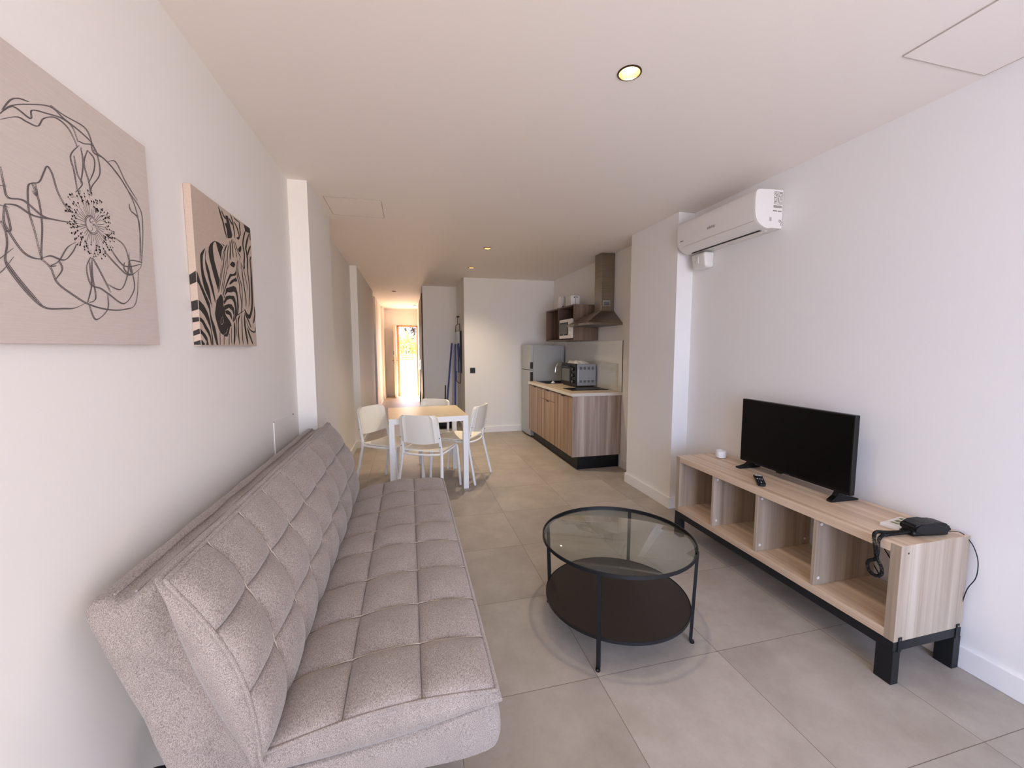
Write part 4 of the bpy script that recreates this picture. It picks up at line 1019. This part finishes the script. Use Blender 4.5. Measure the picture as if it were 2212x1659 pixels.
# ================================================================ pictures
ART = json.loads('''{"z":[[17021,16681,17105,16635,17207,16460,17308,16269,17498,16072,17546,15993,17522,16030,17758,15788,17890,15629,17908,15427,17926,15224,18022,15011,18186,14798,18269,14577,18382,14079,18230,14078,18088,14346,17969,14639,17862,15001,17831,15217,17782,15416,17588,15655,17414,15889,17279,16068,17171,16207,17031,16303,17002,16291],[17828,17655,17734,17521,17607,17353,17546,17131,17550,16852,17610,16652,17730,16445,17884,16239,17942,16099,17990,15887,18012,15715,18087,15458,18009,15583,17875,15744,17717,15927,17562,16106,17471,16293,17390,16546,17371,16820,17367,17095,17383,17305,17469,17407,17648,17544],[17879,17596,17821,17399,17791,17251,17857,17122,17984,16932,18044,16813,18095,16618,18243,16319,18310,16103,18383,15814,18359,15648,18334,15705,18195,15985,18071,16233,17973,16425,17857,16694,17764,16892,17733,17098,17775,17389,17826,17542],[18632,18107,18457,18027,18282,17919,18118,17765,18059,17565,18089,17341,18198,17117,18319,16846,18447,16601,18661,16227,18782,16472,18860,16651,18777,16790,18646,17053,18517,17311,18476,17480,18440,17678,18472,17906,18555,18029,18661,18077,18744,18074,18808,17940,18918,17755,19033,17597,19148,17422,19169,17688,19252,17890,19382,18043,19248,18104,19008,18138,18802,18126],[19188,18174,19399,18156,19538,18157,19462,18093,19359,18131],[17011,15669,17174,15625,17418,15510,17603,15343,17706,15207,17778,15068,17845,14883,17873,14635,17958,14343,17968,14077,17856,14076,17862,14341,17814,14662,17633,14914,17397,15155,17182,15278,17048,15336,17006,15332],[17009,15057,17148,15039,17312,14966,17495,14792,17684,14628,17809,14413,17840,14076,17776,14076,17705,14338,17573,14493,17358,14671,17207,14847,17101,14903,17016,14905],[17023,14656,17169,14578,17359,14472,17520,14333,17590,14074,17392,14073,17439,14188,17305,14300,17147,14423,17039,14469,17011,14468],[17035,14239,17119,14226,17226,14157,17307,14101,17243,14072,17017,14071],[18906,16113,18692,15970,18482,15810,18383,15590,18256,15280,18296,15104,18398,14884,18505,14692,18656,14545,18857,14473,18871,14495,19014,14421,19251,14415,19440,14605,19585,14841,19731,14884,19690,14986,19544,15116,19394,15198,19246,15278,19183,15386,19177,15520,19069,15666,19092,15825,19063,15977],[19092,15825,19363,16068,19641,16136,20154,16186,20256,16092,20369,15866,20392,15628,20386,15387,20177,15181,19986,15074,20147,15369,20190,15658,20109,15886,19954,15999,19732,16009,19449,15931,19154,15720],[19121,15672,19589,15786,19867,15791,20076,15671,20135,15487,19986,15074,19871,15067,20000,15358,19885,15536,19565,15623,19281,15518,19124,15515],[19170,15474,19494,15514,19757,15432,19842,15252,19821,15111,19722,15197,19575,15326,19256,15346],[19412,16402,19692,16474,19923,16542,20218,16612,20445,16568,20564,16368,20612,16084,20625,15770,20477,15394,20382,15363,20441,15753,20466,16116,20352,16341,20181,16366,19886,16293,19524,16258,19318,16119,19191,15969,19142,15986,19335,16234],[19774,16658,19962,16802,20325,16942,20515,17032,20589,16924,20608,16855,20305,16809,20000,16680,19792,16592],[19890,17068,20236,17115,20424,17206,20499,17315,20541,17203,20496,17100,20282,17041,19987,16969,19735,16767,19419,16448,19165,16145,19063,15977,19051,16064,19312,16432,19635,16820],[19779,19412,20029,19471,20116,19360,20223,19099,20387,18779,20279,18629,19887,18513,19839,18874,19650,19073,19877,19130,19839,19279],[21755,19619,22497,19635,22548,19455,22325,19377,21910,19343],[21098,18454,21302,18556,21300,18390,21154,18211,20970,18225,20940,18327],[19936,17462,20172,17630,20433,17646,20508,17554,20353,17401,20055,17416]],"s":[[81,20616,17693,20659,17391,20645,17101,20839,16769,20845,16404,20959,15926,20834,15520],[76,20778,17773,20776,17364,20853,17063,21083,16731,21062,16184,20941,15603],[118,21535,18000,21529,17749,21531,17549],[99,21180,17781,21237,17323,21310,16963,21432,16479,21507,16109,21433,15848],[61,21296,17704,21503,17369,21704,16947,21720,16618],[104,21948,18084,21901,17565,21996,17068,22020,16554,21811,15884],[200,22306,18157,22347,17514,22315,16855,22261,16059,22054,15645,21808,15418,21543,15475,21246,15704],[149,22499,15950,22510,15549,22260,15132],[60,20326,16171,20369,15866],[110,21223,15552,21640,15225,21937,14904],[69,21363,15183,21718,14842,22195,14716,22460,14766,22468,14955],[175,21211,15475,21195,14945,21323,14493,21432,14111],[140,21450,14881,21734,14504,22064,14115],[89,20898,15525,20831,14679,20871,14107],[109,20693,15411,20470,15152,20396,14663,20463,14104],[71,20337,15263,20192,14895,20238,14416],[39,20382,15363,20704,15485,21173,15648],[152,20041,15053,19991,14529,19868,14100],[56,19729,14872,19631,14402,19669,14098],[186,19434,14558,19365,14096],[129,18582,14574,18536,14091],[134,18941,14452,18888,14093],[45,19374,17559,18995,16717,18711,16131],[41,19590,17603,19203,16751,18913,16157],[42,19777,17414,19292,16653,19051,16064],[30,19129,17289,18851,16586,18637,16122],[117,19165,19565,19308,19367,19530,19055,19645,18771,19806,18510],[86,19422,19501,19611,19345,19839,19279],[96,20298,19603,20446,19457,20543,19241,20607,18942,20639,18720],[46,20616,19587,20855,19560,21267,19563],[113,21268,19572,21249,19294,21295,18977],[112,20656,19414,20901,19270,21057,19097,21149,18940,21011,18796,20828,18786],[102,20143,19402,20335,19286,20458,19252],[96,22471,19473,22461,19238,22477,19067],[127,21913,19363,21665,19035,21504,18623,21632,18184,21439,17566],[153,22346,19344,22051,18943,21841,18570,21912,18377,21965,18064,21954,17661],[115,22474,18813,22194,18535,21996,18261],[96,22450,18319,22278,18069,22350,17849],[93,20085,18460,20075,18113,20009,17666],[86,20271,18575,20308,18253,20329,17819],[53,20362,18615,20610,18234,20739,17905],[64,20574,18580,20875,18204,21168,17994],[47,19808,18256,19570,17998,19397,17626,19252,17166],[57,19930,18251,19751,17869,19616,17233],[31,19678,18191,19342,17781,19173,17414],[119,20819,17831,20760,17442],[75,21023,17964,21045,17494],[49,19962,17915,19783,17263]],"side":[[16685,16527,16291,16182],[15669,15604,15332,15258],[15057,15035,14905,14867],[14656,14558,14468,14389],[14245,14171,14071,14072]],"f":[[32,10026,18179,10387,18410,10604,18428,10855,18474,11021,18706,11333,18883,11639,18847,11806,18678,11884,18533],[32,10039,18289,10266,18544,10685,18802,11226,19046,11565,18985,12032,18932,12380,18834,12412,18657],[32,10081,18370,10279,18656,10467,18791,10691,18853],[32,10077,18338,10337,18567,10691,18536,10751,18726,11120,18856,11517,18961,11788,18921,11924,18661],[32,11230,19082,11574,19060,12153,19102,12339,18929,12383,18644,12745,18645,13204,18467,13623,18155,14013,17886,14118,17553,14006,16695,13868,16206],[32,12417,18697,12915,18596,13441,18304,13800,17907,13946,17367,13925,16355],[32,12857,18613,13177,18747,13517,18376,13962,18050],[32,13582,17835,13630,17675,13958,17461,13849,16340],[32,11953,18692,12104,18707,12375,18794,12517,18626,12548,18208,12222,17773,12224,17582],[32,11941,18595,11659,18252,11716,17952,11761,17532],[32,11759,18296,11808,17916,11935,17743,11706,17475],[32,11988,18580,12019,18223,11882,17724],[32,12193,18598,12046,18234,12154,17863,12169,17563],[32,12193,18598,12392,18494,12356,18210,12154,17863],[32,11456,16976,11335,17098,11187,17326,11097,17635,10986,17742,10886,17585,10737,17330,10493,17190,10436,16866,10443,16612,10530,16248,10608,15770],[32,10573,17236,10692,16952,10711,16462,10629,15941,10629,15774],[32,10650,17248,10664,17041,10557,17101],[32,9922,17290,9953,17004,10008,16783,10342,16835,10736,16669,11066,16682,11451,16741],[32,9925,16635,10183,16688,10536,16608,11066,16682],[32,9925,16635,9872,16317,9978,16104,10188,15843,10397,15759,10629,15774],[32,9805,16298,9883,16139,9888,15897,9817,15578,9954,15326,10267,14988,10590,14789,11056,14815,11384,14863,11805,15057],[32,9817,15578,10083,15252,10513,14816],[32,10608,15770,10814,15641,10947,15351,11325,15152,11795,14979,12391,14915,13014,14971,13520,15198,13743,16092],[32,10631,15791,10844,15886,11185,15870,11440,16086,11585,16302],[32,10947,15700,10818,15676,11048,15824,11311,16165,11565,16334],[32,11048,15824,11115,15661,10913,15415],[32,11988,16110,11824,15828,11907,15457,12224,15403,12498,15297,13034,15125,13495,15556,13477,15956,13383,16293,13229,16651,12865,16774],[32,12040,16101,12273,15791,12563,15347],[32,12013,16095,11985,15663,12029,15160,11800,15018],[32,11922,16000,11934,15461,11748,15012],[32,12438,15290,12391,14915,11964,14641,11795,14979],[32,12456,16349,12841,16100,13334,15909,13868,16206],[32,13172,16207,13150,16030,13407,15944,13383,16293,13963,16363],[32,13413,16519,13268,15920,12950,15482,12470,15540],[32,12702,16445,13161,16119,13880,16301],[32,9883,16139,9989,16198,9925,16635]],"c":[1.2109399571453294,1.6872180583369816]}''')
def ribbon(b, pts, w, X, mi, sm=5):
    P = crom([Vector((0, y, z)) for y, z in pts], sm) if len(pts) > 2 else [Vector((0, y, z)) for y, z in pts]
    L_, R_ = [], []
    for i, p in enumerate(P):
        d = P[min(i+1, len(P)-1)]-P[max(i-1, 0)]
        if d.length < 1e-7: d = Vector((0, 1, 0))
        d.normalize(); n_ = Vector((0, -d.z, d.y))
        t = i/(len(P)-1); ww = w/2*(min(1, .35+3*min(t, 1-t)) if sm else 1)
        L_.append(b.verts.new((X, p.y+n_.y*ww, p.z+n_.z*ww))); R_.append(b.verts.new((X, p.y-n_.y*ww, p.z-n_.z*ww)))
    for i in range(len(P)-1):
        f = b.faces.new((L_[i], L_[i+1], R_[i+1], R_[i])); f.material_index = mi
def pairs(a): return [(a[i]*1e-4, a[i+1]*1e-4) for i in range(0, len(a), 2)]
XFc = -.724
zc_ = thing('zebra_canvas', 'square canvas print of a zebra in black on beige on the left wall', 'picture', (XL, 1.985, 1.687))
b = NB(); Y0z, Y1z, Z0z, Z1z = 1.702, 2.258, 1.404, 1.966
def loc(v_): return Vector((v_.x-XL, v_.y-1.985, v_.z-1.687))
box(b, XL+.0005, XFc, Y0z, Y1z, Z0z, Z1z, bev=.0015)
k = 0
for pl in ART['z']:
    P = [Vector((0, min(max(y, Y0z+.001), Y1z-.001), min(max(z, Z0z+.001), Z1z-.001))) for y, z in pairs(pl)]
    X = XFc+.0003+k*.00001; k += 1
    vs_ = [b.verts.new((X, p.y, p.z)) for p in P]
    for tri in tessellate_polygon([P]):
        try: f = b.faces.new([vs_[i] for i in tri]); f.material_index = 1
        except ValueError: pass
for s_i in ART['s']:
    pts = [(min(max(y, Y0z+.002), Y1z-.002), min(max(z, Z0z+.001), Z1z-.001)) for y, z in pairs(s_i[1:])]
    ribbon(b, pts, s_i[0]*1e-4, XFc+.0003+k*.00001, 1, 4); k += 1
for zf, zk, wf, wk in ART['side']:
    q4 = [(XFc-.0012, zf), (XL+.002, zk), (XL+.002, wk), (XFc-.0012, wf)]
    f = b.faces.new([b.verts.new((x, Y0z-.0003, max(z*1e-4, Z0z+.001))) for x, z in q4]); f.material_index = 1
for v_ in b.verts: v_.co = loc(v_.co)
me = bpy.data.meshes.new('printed_canvas'); b.to_mesh(me); b.free(); me.materials.append(M['canvas_zebra']); me.materials.append(M['ink'])
o = bpy.data.objects.new('printed_canvas', me); COL.objects.link(o); o.parent = zc_
# nostril and mouth lines in the light ground colour
b = NB()
def eln(pts, w): ribbon(b, [(y-1.985, z-1.687) for y, z in pts], w, XFc-XL+.0012, 0, 4)
eln(NOST[0], .0022); eln(NOST[1], .0018)
link('nostril_lines', b, 'canvas_zebra', o, smooth=False)

fc_ = thing('flower_canvas', 'large square canvas with a line-drawn poppy flower on the left wall, nearest the camera', 'picture', (XL, 1.175, 1.692))
b = NB(); Y0f, Y1f, Z0f, Z1f = .89, 1.452, 1.405, 1.974
box(b, XL+.0005, XFc, Y0f, Y1f, Z0f, Z1f, bev=.0015)
k = 0
for s_i in ART['f']:
    pts = [(max(y, Y0f+.004), z) for y, z in pairs(s_i[1:])]
    for off in (-.0014, .0014):
        ribbon(b, [(y+off, z+off*.6) for y, z in pts], .0019, XFc+.0003+k*.00001, 1, 6); k += 1
    rr = random.Random(k)          # chain stitches between the two threads
    P = crom([Vector((0, y, z)) for y, z in pts], 12)
    for i in range(0, len(P)-1, 1):
        if rr.random() < .55:
            p = P[i]; ribbon(b, [(p.y-.0018, p.z-.0014), (p.y+.0018, p.z+.0014)], .0008, XFc+.0003+k*.00001, 1, 0)
# the petals carry on to the left edge of the cloth
for pts in ([(1.0, 1.86), (.965, 1.862), (.925, 1.82), (.905, 1.76), (.912, 1.71), (.93, 1.69), (1.0, 1.697)], [(1.0, 1.868), (.96, 1.872), (.915, 1.83), (.899, 1.75)], [(1.0, 1.70), (.94, 1.67), (.91, 1.62), (.925, 1.56), (.96, 1.53), (1.0, 1.57)], [(1.0, 1.585), (.95, 1.55), (.93, 1.60), (.955, 1.65), (1.0, 1.66)]):
    ribbon(b, pts, .0022, XFc+.0003+k*.00001, 1, 6); k += 1
cy_, cz_ = ART['c']; rr = random.Random(9)
for i in range(34):
    a = 2*PI*i/34+rr.uniform(-.06, .06); r0 = .020; r1 = rr.uniform(.036, .052)
    ribbon(b, [(cy_+math.cos(a)*r0, cz_+.0+math.sin(a)*r0*.95), (cy_+math.cos(a)*r1, cz_+math.sin(a)*r1)], .0011, XFc+.0003+k*.00001, 1, 0)
for rx, rz_ in ((.020, .021), (.017, .018)): ribbon(b, [(cy_+math.cos(a)*rx, cz_+math.sin(a)*rz_) for a in [2*PI*i/12 for i in range(13)]], .0016, XFc+.0005, 1, 3)
for i in range(7):
    a = rr.uniform(0, 2*PI); ribbon(b, [(cy_+math.cos(a)*.003, cz_+math.sin(a)*.003), (cy_+math.cos(a+.5)*.010, cz_+math.sin(a+.5)*.010), (cy_+math.cos(a)*.016, cz_+math.sin(a)*.016)], .0012, XFc+.0006, 1, 3)
for i in range(190):
    a = rr.uniform(0, 2*PI); r0 = rr.uniform(.046, .078); y, z = cy_+math.cos(a)*r0, cz_+math.sin(a)*r0; s = rr.uniform(.0016, .0026)
    f = b.faces.new([b.verts.new((XFc+.0006+i*.000002, y+math.cos(2*PI*q_/7)*s, z+math.sin(2*PI*q_/7)*s)) for q_ in range(7)]); f.material_index = 2
    ribbon(b, [(y, z), (y-math.cos(a)*.008, z-math.sin(a)*.008)], .0008, XFc+.0005, 1, 0)
for v_ in b.verts: v_.co = Vector((v_.co.x-XL, v_.co.y-1.175, v_.co.z-1.692))
me = bpy.data.meshes.new('embroidered_canvas'); b.to_mesh(me); b.free(); [me.materials.append(M[q_]) for q_ in ('canvas_art', 'line', 'ink')]
o = bpy.data.objects.new('embroidered_canvas', me); COL.objects.link(o); o.parent = fc_
